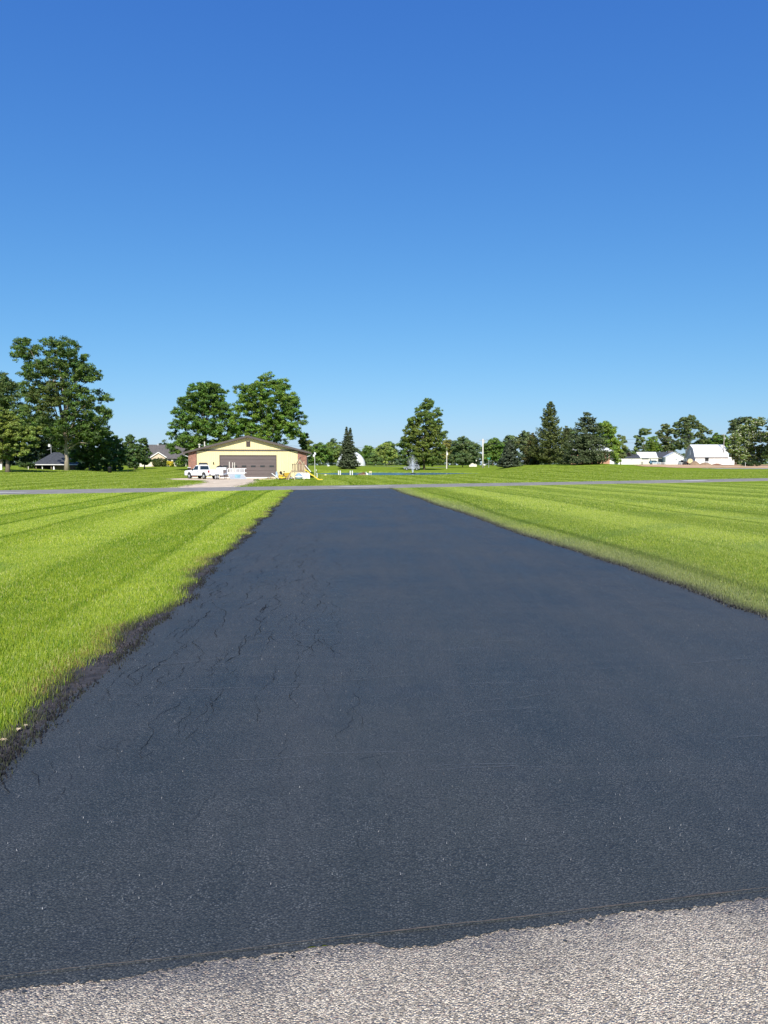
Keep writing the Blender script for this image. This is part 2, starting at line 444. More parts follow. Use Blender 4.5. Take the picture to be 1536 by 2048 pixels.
class MB:
    """collects simple solids, then links them as ONE mesh object"""
    def __init__(s): s.v = []; s.f = []
    def add(s, vs, fs):
        b = len(s.v); s.v += [tuple(map(float, p)) for p in vs]; s.f += [tuple(b + i for i in f) for f in fs]; return s
    def box(s, c, d, rx=0, ry=0, rz=0):
        mt = Matrix.Rotation(rz, 3, 'Z') @ Matrix.Rotation(ry, 3, 'Y') @ Matrix.Rotation(rx, 3, 'X')
        vs = []
        for i in range(8):
            p = Vector((d[0] / 2 * (1 if i & 1 else -1), d[1] / 2 * (1 if i & 2 else -1), d[2] / 2 * (1 if i & 4 else -1)))
            vs.append(Vector(c) + mt @ p)
        return s.add(vs, [(0, 2, 3, 1), (4, 5, 7, 6), (0, 1, 5, 4), (2, 6, 7, 3), (0, 4, 6, 2), (1, 3, 7, 5)])
    def tube(s, pts, rad, n=8, cap=True):
        pts = [Vector(p) for p in pts]
        if not hasattr(rad, '__len__'): rad = [rad] * len(pts)
        vs = []; fs = []
        for i, p in enumerate(pts):
            d = (pts[min(i + 1, len(pts) - 1)] - pts[max(i - 1, 0)]).normalized()
            a = d.cross(Vector((0, 0, 1)) if abs(d.z) < .9 else Vector((1, 0, 0))).normalized(); b = d.cross(a)
            for k in range(n):
                t = 2 * math.pi * k / n
                vs.append(p + (a * math.cos(t) + b * math.sin(t)) * rad[i])
        for i in range(len(pts) - 1):
            for k in range(n):
                fs.append((i * n + k, i * n + (k + 1) % n, (i + 1) * n + (k + 1) % n, (i + 1) * n + k))
        if cap:
            fs.append(tuple(range(n - 1, -1, -1))); fs.append(tuple((len(pts) - 1) * n + k for k in range(n)))
        return s.add(vs, fs)
    def bar(s, a, b, w, h):
        """rectangular bar from a to b"""
        a = Vector(a); b = Vector(b); d = b - a; L = d.length; q = d.to_track_quat('X', 'Z').to_matrix()
        vs = []
        for i in range(8):
            p = Vector((L / 2 * (1 if i & 1 else -1), w / 2 * (1 if i & 2 else -1), h / 2 * (1 if i & 4 else -1)))
            vs.append((a + b) / 2 + q @ p)
        return s.add(vs, [(0, 2, 3, 1), (4, 5, 7, 6), (0, 1, 5, 4), (2, 6, 7, 3), (0, 4, 6, 2), (1, 3, 7, 5)])
    def extrude(s, prof, y0, y1, axis='y'):
        """polygon prof [(a, z)] extruded along y (or x)"""
        n = len(prof)
        if axis == 'y': vs = [(a, y0, z) for a, z in prof] + [(a, y1, z) for a, z in prof]
        else: vs = [(y0, a, z) for a, z in prof] + [(y1, a, z) for a, z in prof]
        fs = [tuple(range(n)), tuple(range(2 * n - 1, n - 1, -1))] + [(i, i + n, (i + 1) % n + n, (i + 1) % n) for i in range(n)]
        return s.add(vs, fs)
    def lathe(s, prof, n=16, c=(0, 0, 0)):
        vs = []; fs = []
        for r, z in prof:
            for k in range(n):
                t = 2 * math.pi * k / n
                vs.append((c[0] + r * math.cos(t), c[1] + r * math.sin(t), c[2] + z))
        for i in range(len(prof) - 1):
            for k in range(n):
                fs.append((i * n + k, i * n + (k + 1) % n, (i + 1) * n + (k + 1) % n, (i + 1) * n + k))
        return s.add(vs, fs)
    def wheel(s, c, r, w, ax=(0, 1, 0), n=20, rr=None):
        ax = Vector(ax).normalized(); c = Vector(c)
        rr = rr or r * .12
        pts = [(-w / 2, r - rr), (-w / 2 + rr * .6, r), (w / 2 - rr * .6, r), (w / 2, r - rr)]
        a = ax.cross(Vector((0, 0, 1))).normalized(); b = ax.cross(a)
        vs = []; fs = []
        for t, q in pts:
            for k in range(n):
                an = 2 * math.pi * k / n
                vs.append(c + ax * t + (a * math.cos(an) + b * math.sin(an)) * q)
        for i in range(3):
            for k in range(n):
                fs.append((i * n + k, i * n + (k + 1) % n, (i + 1) * n + (k + 1) % n, (i + 1) * n + k))
        fs.append(tuple(range(n))); fs.append(tuple(3 * n + k for k in range(n - 1, -1, -1)))
        return s.add(vs, fs)
    def build(s, name, mat, parent=None, bevel=0, smooth=False, **props):
        me = bpy.data.meshes.new(name); me.from_pydata(s.v, [], s.f); me.update()
        me.materials.append(M[mat] if isinstance(mat, str) else mat)
        import bmesh
        bm = bmesh.new(); bm.from_mesh(me); bmesh.ops.recalc_face_normals(bm, faces=bm.faces)
        if bevel: bmesh.ops.bevel(bm, geom=bm.edges[:], offset=bevel, segments=2, affect='EDGES', clamp_overlap=True)
        bm.to_mesh(me); bm.free()
        if smooth: me.polygons.foreach_set('use_smooth', [True] * len(me.polygons))
        return link(name, me, None, parent, **props)

def thing(name, label, cat, loc, rz=0, group=None):
    o = bpy.data.objects.new(name, None); C.objects.link(o)
    o.empty_display_size = .3
    o.location = loc; o.rotation_euler = (0, 0, rz); o['label'] = label; o['category'] = cat
    if group: o['group'] = group
    return o
def tag(o, label, cat, group=None):
    o['label'] = label; o['category'] = cat
    if group: o['group'] = group
    return o
def gz(px, D, dz=0):
    x, y = at(px, D); return (x, y, T1(x, y) + dz)
def los(px):
    """rotation about z that turns local -y towards the camera seen at column px"""
    return -math.atan((px - 768) / F)

# ------------------------------------------------------------------ ground
def knots(segs):
    out = []
    for a, b, st_ in segs: out += list(np.arange(a, b, st_))
    return np.array(out + [segs[-1][1]])
gx = knots([(-3000, -400, 260), (-400, -150, 25), (-150, -60, 4), (-60, 60, 1.25), (60, 200, 3), (200, 400, 20), (400, 3000, 260)])
gy = knots([(-200, -20, 30), (-20, 60, 4), (60, 220, 1.5), (220, 400, 8), (400, 1000, 60), (1000, 5000, 400)])
GX, GY = np.meshgrid(gx, gy)
GZ = terrain(GX, GY)
nx, ny = len(gx), len(gy)
idx = (np.arange(ny - 1)[:, None] * nx + np.arange(nx - 1)[None, :]).ravel()
gm = mesh_np('ground', np.stack([GX, GY, GZ], -1).reshape(-1, 3), np.stack([idx, idx + 1, idx + nx + 1, idx + nx], 1))
gm.polygons.foreach_set('use_smooth', np.ones(len(gm.polygons), bool))
link('ground', gm, M['ground'], kind='structure')

def ribbon(a, b, z, name, mat, parent=None, thick=0, **props):
    """strip between two rows of (x, y) points; thick adds a skirt down"""
    n = len(a)
    V = [(*p, z) for p in a] + [(*p, z) for p in b]
    Fs = [(i, i + 1, n + i + 1, n + i) for i in range(n - 1)]
    return mesh_list(name, V, Fs, mat, parent, **props)
def mesh_list(name, V, Fs, mat, parent=None, **props):
    me = bpy.data.meshes.new(name); me.from_pydata([tuple(map(float, v)) for v in V], [], Fs); me.update()
    import bmesh
    bm = bmesh.new(); bm.from_mesh(me)
    for f in bm.faces:
        f.normal_update()
        if f.normal.z < 0: f.normal_flip()
    bm.to_mesh(me); bm.free()
    return link(name, me, M[mat] if isinstance(mat, str) else mat, parent, **props)

rngE = np.random.default_rng(5)
# the seam where the fresh sealer ends on the old pale surface, measured near the camera
def seam_y(x, row0=1945, row1=1790):
    # seam given as a straight line in the world between two points
    x0, y0, x1, y1 = SEAM
    return y0 + (y1 - y0) * (x - x0) / (x1 - x0)
def floor_hit(px, py):
    v = (py - 1024) / F; u = (px - 768) / F
    # ray in camera space (u, -v, 1) pitched down
    fy = math.cos(PITCH) - v * math.sin(PITCH); fz = -math.sin(PITCH) - v * math.cos(PITCH)
    k = EYE / -fz
    return u * k, fy * k
a_ = floor_hit(0, 1965); b_ = floor_hit(1536, 1787)
SEAM = (a_[0], a_[1], b_[0], b_[1])
a2 = floor_hit(0, 1978)

tt = np.concatenate([np.arange(1.2, 14, .08), np.arange(14, 60, .4)])
# driveway: left edge, right edge; ends under the road
L = []; Rr = []
for t in tt:
    L.append((*st(edge_l(t) + rngE.normal(0, .008), t),)); Rr.append((*st(edge_r(t) + rngE.normal(0, .008), t),))
def clip_driveway():
    V = []; Fs = []
    cols = np.linspace(0, 1, 13); n = len(cols)
    fr = np.concatenate([np.linspace(0, .22, 150, endpoint=False), np.linspace(.22, 1, 150)]) 
    jl = rngE.normal(0, .008, len(fr)); jr = rngE.normal(0, .008, len(fr))
    for i, f in enumerate(fr):
        for c in cols:
            def sat(t): return float(edge_l(t)) * (1 - c) + float(edge_r(t)) * c + jl[i] * (c == 0) + jr[i] * (c == 1)
            t0 = 2.2
            for _ in range(6):
                x, y = st(sat(t0), t0); t0 += seam_y(float(x)) - float(y)
            t1 = 45.0
            for _ in range(8):
                x, y = st(sat(t1), t1); t1 += .8 * (float(road_c(x)) - ROAD_H + .3 - float(y))
            t = t0 + (t1 - t0) * f; x, y = st(sat(t), t)
            V.append((float(x), float(y), .014 + (.008 + .012 * math.sin(c * math.pi)) * float(smooth(0, .03, f))))
    for i in range(len(fr) - 1):
        for j in range(n - 1):
            Fs.append((i * n + j, i * n + j + 1, (i + 1) * n + j + 1, (i + 1) * n + j))
    return V, Fs
V, Fs = clip_driveway()
drive = mesh_list('driveway', V, Fs, 'asphalt', kind='structure')
sol = drive.modifiers.new('thickness', 'SOLIDIFY'); sol.thickness = .05; sol.offset = -1

# old chip surface in front of the driveway (the street the photographer stands on)
mesh_list('street', [(-30, -14, .010), (30, -14, .010), (30, seam_y(30) - .02 + 0, .010), (-30, seam_y(-30) - .02, .010)], [(0, 1, 2, 3)], 'chip', kind='structure')
# tar fringe: brushed sealer with an uneven lower border, and the pale raised lip of the seam
xs = np.arange(-3.2, 4.6, .012)
fw = .034 + .012 * np.sin(xs * 1.7 + .5) + .010 * np.sin(xs * 5.3) + .008 * np.sin(xs * 13) + rngE.normal(0, .0055, len(xs)) + .035 * smooth(-.1, -1.4, xs) + .045 * (smooth(-.05, .02, xs) - smooth(.02, .5, xs)) * .6
ribbon([(x, seam_y(x) + .02) for x in xs], [(x, seam_y(x) - w) for x, w in zip(xs, fw)], .0125, 'sealer_fringe', 'asphalt', kind='structure')
V = []; Fs = []
for q in range(190):
    x = rngE.uniform(-2.6, 3.6); y = seam_y(x) - .035 - abs(rngE.normal(0, .03)); rr = rngE.uniform(.002, .006); b0 = len(V); nn = 7
    for k_ in range(nn):
        a = 2 * math.pi * k_ / nn; f = rngE.uniform(.6, 1.3); V.append((x + rr * f * 1.3 * math.cos(a), y + rr * f * math.sin(a), .0135))
    Fs.append(tuple(range(b0, b0 + nn)))
mesh_list('sealer_splashes', V, Fs, 'tar', kind='stuff')
lip = MB()
jy = np.cumsum(rngE.normal(0, .0006, len(xs))); jy -= np.linspace(0, jy[-1], len(xs))
wl = .0003 + .0022 * np.clip(np.sin(xs * 2.1) + .7 * np.sin(xs * 5.7 + 1) + .5 * np.sin(xs * 17) - .1, 0, 2) + np.abs(rngE.normal(0, .0007, len(xs)))
Va = []; Fa = []
for i, x in enumerate(xs):
    yy = seam_y(x) + .004 + jy[i]
    Va += [(x, yy - wl[i], .0170), (x, yy, .0182), (x, yy + wl[i], .0170)]
for i in range(len(xs) - 1):
    b0 = i * 3
    Fa += [(b0, b0 + 3, b0 + 4, b0 + 1), (b0 + 1, b0 + 4, b0 + 5, b0 + 2)]
mesh_list('seam_lip', Va, Fa, 'seam_edge', kind='structure')

# road crossing the view
rx = np.arange(-90, 170, 1.5)
ny_ = [float(road_c(x)) - ROAD_H for x in rx]; fy_ = [float(road_c(x)) + ROAD_H for x in rx]
V = []; Fs = []
for x, a, b in zip(rx, ny_, fy_):
    for c in (0, .5, 1):
        y = a * (1 - c) + b * c
        V.append((x, y, max(T1(x, y), 0) + .040 + (.05 if c == .5 else 0)))
for i in range(len(rx) - 1):
    for j in range(2):
        Fs.append((i * 3 + j, i * 3 + j + 1, i * 3 + j + 4, i * 3 + j + 3))
road = mesh_list('road', V, Fs, 'road', kind='structure')
sol = road.modifiers.new('thickness', 'SOLIDIFY'); sol.thickness = .08; sol.offset = -1
# pale patches lying on the road
def road_patch(px0, px1, f0, f1):
    pts = []
    def rp(px, f):
        # follow the ray of this column until it meets the road at fraction f of its width
        u = (px - 768) / F; D = 45.0
        for _ in range(60): D = float(road_c(u * D)) - ROAD_H + 2 * ROAD_H * f
        return u * D, D
    def zz(f): return .040 + .1 * min(f, 1 - f) + .012
    V = []; n = 12
    for i in range(n + 1):
        px = px0 + (px1 - px0) * i / n
        w = math.sin(math.pi * min(1, max(0, i / n))) ** .35 if 0 < i < n else .15
        mid = (f0 + f1) / 2; h = (f1 - f0) / 2 * w
        for f in (mid - h, mid + h):
            x, y = rp(px, f); V.append((x, y, max(T1(x, y), 0) + zz(f)))
    return V, [(2 * i, 2 * i + 2, 2 * i + 3, 2 * i + 1) for i in range(n)]
for q, (p0, p1, f0, f1) in enumerate([(190, 320, .55, .66), (-40, 60, .2, .3), (660, 790, .3, .42), (895, 945, .55, .7), (1013, 1088, .72, .82), (1165, 1240, .86, .95), (1302, 1362, .80, .96), (1362, 1416, .28, .48), (1440, 1540, .9, .97)]):
    V, Fs = road_patch(p0, p1, f0, f1)
    mesh_list('road_patch', V, Fs, 'road_pale', kind='structure')

def drape(name, poly, step, dz, mat, rough=0, seed=0):
    """sheet of small cells that follows the terrain inside a polygon of (x, y)"""
    P = np.array(poly); x0, y0 = P.min(0); x1, y1 = P.max(0)
    X = np.arange(x0, x1 + step, step); Y = np.arange(y0, y1 + step, step)
    XX, YY = np.meshgrid(X, Y); cx = XX[:-1, :-1] + step / 2; cy = YY[:-1, :-1] + step / 2
    rg = np.random.default_rng(seed)
    qx = cx + rg.normal(0, rough, cx.shape); qy = cy + rg.normal(0, rough, cx.shape)
    ins = np.zeros(cx.shape, bool); n = len(P); j = n - 1
    for i in range(n):
        xi, yi = P[i]; xj, yj = P[j]
        c = ((yi > qy) != (yj > qy)) & (qx < (xj - xi) * (qy - yi) / (yj - yi + 1e-12) + xi)
        ins ^= c; j = i
    ii, jj = np.nonzero(ins); nxx = len(X)
    Fc = np.stack([ii * nxx + jj, ii * nxx + jj + 1, (ii + 1) * nxx + jj + 1, (ii + 1) * nxx + jj], 1)
    V = np.stack([XX, YY, terrain(XX, YY) + dz], -1).reshape(-1, 3)
    used, inv = np.unique(Fc, return_inverse=True)
    return link(name, mesh_np(name, V[used], inv.reshape(-1, 4)), M[mat], kind='structure')

apron = [ground_hit(a, b) for a, b in [(333, 958), (376, 956.6), (440, 956.4), (537, 956.9), (522, 959.5), (507, 966), (474, 974.5), (470, 979), (345, 981), (330, 978.5), (385, 970.5), (412, 966), (405, 961.5), (350, 960)]]
drape('gravel_apron', apron, .22, .035, 'gravel', .35)
drape('bare_field', [at(1285, 205), at(1700, 200), at(1800, 296), at(1500, 300), at(1300, 310), at(1262, 260)], 1.0, .06, 'field', 1.2)
drape('far_lane', [at(1395, 186), at(1800, 184), at(1800, 196), at(1440, 195)], .8, .05, 'road_pale', .4)
drape('far_street', [at(560, 262), at(905, 255), at(905, 259), at(560, 268)], .8, .06, 'road_pale', .4)
drape('house_terrace', [at(270, 200), at(345, 202), at(372, 206), at(270, 206)], .6, .08, 'gravel', .4)

# pond
cx, cy, ax, ay = POND
V = [(cx, cy, POND_Z)]; n = 96
for k in range(n):
    th = 2 * math.pi * k / n; r = 1.14
    V.append((cx + ax * r * math.cos(th), cy + ay * r * math.sin(th), POND_Z))
mesh_list('pond', V, [(0, k + 1, (k + 1) % n + 1) for k in range(n)], 'water', kind='structure')

# ------------------------------------------------------------------ edges of the driveway
# tarry soil along the left and right edge
def soil(side):
    a = []; b = []
    for t in np.arange(1.6, 47, .12):
        if side < 0:
            w = .17 + .10 * smooth(16, 5, t) + .05 * math.sin(t * 1.3) + .04 * math.sin(t * 3.7) + rngE.normal(0, .012)
            e = float(edge_l(t)); a.append(st(e + .04, t)); b.append(st(e - max(w, .06), t))
        else:
            e = float(edge_r(t)); a.append(st(e - .03, t)); b.append(st(e + .10 + rngE.normal(0, .01), t))
    return ribbon(a, b, .011, 'soil_verge', 'soil', kind='structure')
soil(-1); soil(1)

def shards(name, s0, t0, n, size, spread, cols, seed, parent=None, h=.02, z=.03):
    """small crumbs: squashed tetrahedra"""
    rg = np.random.default_rng(seed)
    P = np.stack([s0 + rg.normal(0, spread[0], n), t0 + rg.normal(0, spread[1], n)], 1)
    x, y = st(P[:, 0], P[:, 1]); sz = size * rg.uniform(.4, 1.4, n)
    V = np.zeros((n, 4, 3)); an = rg.uniform(0, 6.28, n)
    for k in range(3):
        V[:, k, 0] = x + sz * np.cos(an + k * 2.1) * rg.uniform(.5, 1.2, n); V[:, k, 1] = y + sz * np.sin(an + k * 2.1) * rg.uniform(.4, 1, n); V[:, k, 2] = z - .008
    V[:, 3, 0] = x + rg.normal(0, .3, n) * sz; V[:, 3, 1] = y + rg.normal(0, .3, n) * sz; V[:, 3, 2] = z + h * rg.uniform(.3, 1.2, n)
    b = np.arange(n)[:, None] * 4
    Fc = np.concatenate([b + np.array([0, 1, 3]), b + np.array([1, 2, 3]), b + np.array([2, 0, 3])])
    cc = np.array(cols)[rg.integers(0, len(cols), n)] * rg.uniform(.6, 1.3, (n, 1))
    return V.reshape(-1, 3), Fc, np.repeat(cc, 4, 0)
def join(parts):
    Vs, Fs, Ts = [], [], []; b = 0
    for V, Fc, Tn in parts:
        Vs.append(V); Fs.append(Fc + b); Ts.append(Tn); b += len(V)
    return np.concatenate(Vs), np.concatenate(Fs), np.concatenate(Ts)
rg = np.random.default_rng(11)
tL = rg.uniform(3.2, 30, 5200) ** 1.0
tL = 3 + 25 * rg.uniform(0, 1, 7000) ** 1.8
clump = (np.sin(tL * 2.1) + np.sin(tL * 5.3 + 1) + rg.normal(0, 1.0, len(tL)) > -.2)
tL = tL[clump]
V, Fc, Tn = join([shards('', edge_l(tL) + .02, tL, len(tL), .0065, (.035, .01), [(.01, .01, .012), (.022, .02, .022), (.03, .035, .02)], 1),
                  shards('', edge_l(tL) - .12, tL, len(tL), .0060, (.06, .01), [(.012, .01, .012), (.05, .04, .04), (.02, .02, .02), (.09, .08, .08)], 2, h=.008, z=.018)])
link('edge_crumbs', mesh_np('edge_crumbs', V, Fc, Tn), M['debris'], kind='stuff')
tR = 6 + 30 * rg.uniform(0, 1, 3500) ** 1.6
V, Fc, Tn = shards('', edge_r(tR), tR, len(tR), .009, (.03, .01), [(.01, .01, .012), (.03, .028, .03), (.08, .08, .07)], 3)
link('edge_crumbs', mesh_np('edge_crumbs', V, Fc, Tn), M['debris'], kind='stuff')
# loose grit flecks on the sealer
tG = 2.5 + 16 * rg.uniform(0, 1, 1600) ** 1.4; sG = rg.uniform(-1.5, 4.4, 1600)
V, Fc, Tn = shards('', sG, tG, 1600, .0026, (.0, .0), [(.16, .17, .18), (.2, .2, .2), (.30, .30, .30)], 4, h=.003, z=.037)
link('grit_flecks', mesh_np('grit_flecks', V, Fc, Tn), M['debris'], kind='stuff')

def crown_z(s, t):
    w = np.clip((s - edge_l(t)) / (edge_r(t) - edge_l(t)), 0, 1)
    return .022 + .012 * np.sin(w * np.pi)
# cracks: thin ragged dark gaps on the left side, hairlines elsewhere
def crack_lines(paths, rg, width, dz):
    Vs = []; Fs = []
    for p in paths:
        n = len(p); b = len(Vs)
        for i, (s, t, w) in enumerate(p):
            q = p[min(i + 1, n - 1)]; r = p[max(i - 1, 0)]
            d = np.array([q[0] - r[0], q[1] - r[1]]); d /= np.linalg.norm(d) + 1e-9
            nn = np.array([-d[1], d[0]]) * w / 2
            for sg in (-1, 1):
                x, y = st(s + sg * nn[0], t + sg * nn[1]); Vs.append((float(x), float(y), float(crown_z(s, t)) + dz))
        Fs += [(b + 2 * i, b + 2 * i + 2, b + 2 * i + 3, b + 2 * i + 1) for i in range(n - 1)]
    return Vs, Fs
rc = np.random.default_rng(21)
paths = []
def walk(s, t, length, ang, w0, step=.03, jit=.5, pull=.35):
    """ragged line: steady heading with small sideways jogs"""
    p = []; n = max(4, int(length / step)); off = 0; v = 0; amp = .010 * jit / .5
    for i in range(n):
        k = math.sin(math.pi * (i + .5) / n)
        v = v * .55 + rc.normal(0, amp); off = off * .97 + v
        q = i * step
        p.append((s + q * math.cos(ang) - off * math.sin(ang), t + q * math.sin(ang) + off * math.cos(ang), w0 * (.25 + .9 * k) * rc.uniform(.3, 1.5)))
    return p
def split_by(p, thr):
    out = []; cur = []
    for q in p:
        if q[2] > thr: cur.append(q)
        else:
            if len(cur) > 4: out.append(cur)
            cur = []
    if len(cur) > 4: out.append(cur)
    return out
def network(s0, t0, length, w0, branch=.5):
    """a long broken crack with short side branches"""
    n = int(length / .03); p = walk(s0, t0, length, math.pi / 2 + rc.normal(0, .05), w0 * 1.6, jit=.42)
    ph = rc.uniform(0, 6.28, 3)
    q = []
    for i, (a, b_, w) in enumerate(p):
        g = math.sin(i * .11 + ph[0]) + .8 * math.sin(i * .29 + ph[1]) + .5 * math.sin(i * .9 + ph[2])
        q.append((a, b_, w * max(0, .35 + .55 * g)))
        if rc.uniform() < branch * .03:
            paths.append(walk(a, b_, rc.uniform(.06, .3), math.pi / 2 + rc.choice([-1, 1]) * rc.uniform(.5, 1.5), w0 * .7, jit=.4))
    paths.extend(split_by(q, .0003))
for k_ in range(15):
    network(-1.5 + .14 * k_ + rc.normal(0, .05), 2.6 + rc.uniform(0, 2), rc.uniform(8, 16), rc.uniform(.0020, .0046) * (1.2 - .055 * k_), .9)
for k_ in range(16):
    network(-1.5 + 1.5 * rc.beta(1, 1.6), rc.uniform(3, 14), rc.uniform(.8, 3), rc.uniform(.0018, .0040), 1.1)
for px, py, L_, w in [(470, 1400, .8, .009), (610, 1290, 1.4, .010), (375, 1300, 1.1, .009), (330, 1360, .9, .008), (560, 1240, 1.0, .008), (660, 1290, .6, .007), (440, 1330, .8, .007),
                      (25, 1580, .35, .008), (100, 1560, .45, .006), (130, 1545, .5, .005), (255, 1900, .2, .004), (520, 1170, 1.4, .009), (300, 1290, .7, .008), (240, 1390, .7, .007)]:
    s, t = to_st(*floor_hit(px, py)); paths.append(walk(s, t - L_ / 3, L_ * .62, math.pi / 2 + .05, w * .42, jit=.7))
V, Fs = crack_lines(paths, rc, 1, .0045)
mesh_list('crack', V, Fs, 'crack', drive, kind='stuff')
paths = []
for _ in range(46):
    s0 = rc.uniform(-1.2, 1.5); t0 = 3.5 + 10 * rc.uniform(); paths.append(walk(s0, t0, rc.uniform(.15, .8), rc.normal(0, .1), .0018 * (1 + t0 / 12), jit=.15))
for px, py, L_, w in [(1330, 1337, 1.1, .0045), (1030, 1358, 1.5, .003), (880, 1385, .8, .002), (730, 1182, 2.2, .004), (1450, 1490, .5, .003), (200, 1340, 1.2, .003), (520, 1387, .6, .003), (640, 1375, .8, .003)]:
    s, t = to_st(*floor_hit(px, py)); paths.append(walk(s, t, L_, .12, w, jit=.2))
V, Fs = crack_lines(paths, rc, 1, .005)
mesh_list('hairline', V, Fs, 'scuff', drive, kind='stuff')

# fallen leaves at the left edge
def leaf_thing(px, py, label, rz, sc, col):
    x, y = floor_hit(px, py)
    pts = []; n = 14
    for k in range(n):
        a = 2 * math.pi * k / n; r = sc * (1 + .35 * math.cos(5 * a)) * (.8 if abs(math.sin(a)) > .7 else 1)
        pts.append((r * math.cos(a), .6 * r * math.sin(a), .004 + .012 * (k % 3) / 2))
    V = [(0, 0, .016)] + pts
    o = mesh_list('fallen_leaf', V, [(0, k + 1, (k + 1) % n + 1) for k in range(n)], simple('dry_leaf', col, .8, .2, 20))
    o.location = (x, y, .02); o.rotation_euler = (.1, .15, rz)
    tag(o, label, 'leaf', 'dry leaves on the soil at the left edge of the driveway')
leaf_thing(8, 1489, 'small tan dry leaf nearest the left frame border on the dark driveway edge soil', .4, .020, (.55, .42, .28))
leaf_thing(37, 1468, 'larger crumpled tan dry leaf on the dark soil beside the left driveway edge', 2.1, .024, (.60, .48, .33))
leaf_thing(52, 1460, 'smallest pale dry leaf lying highest up the dark edge soil by the grass', 1.0, .015, (.50, .42, .28))

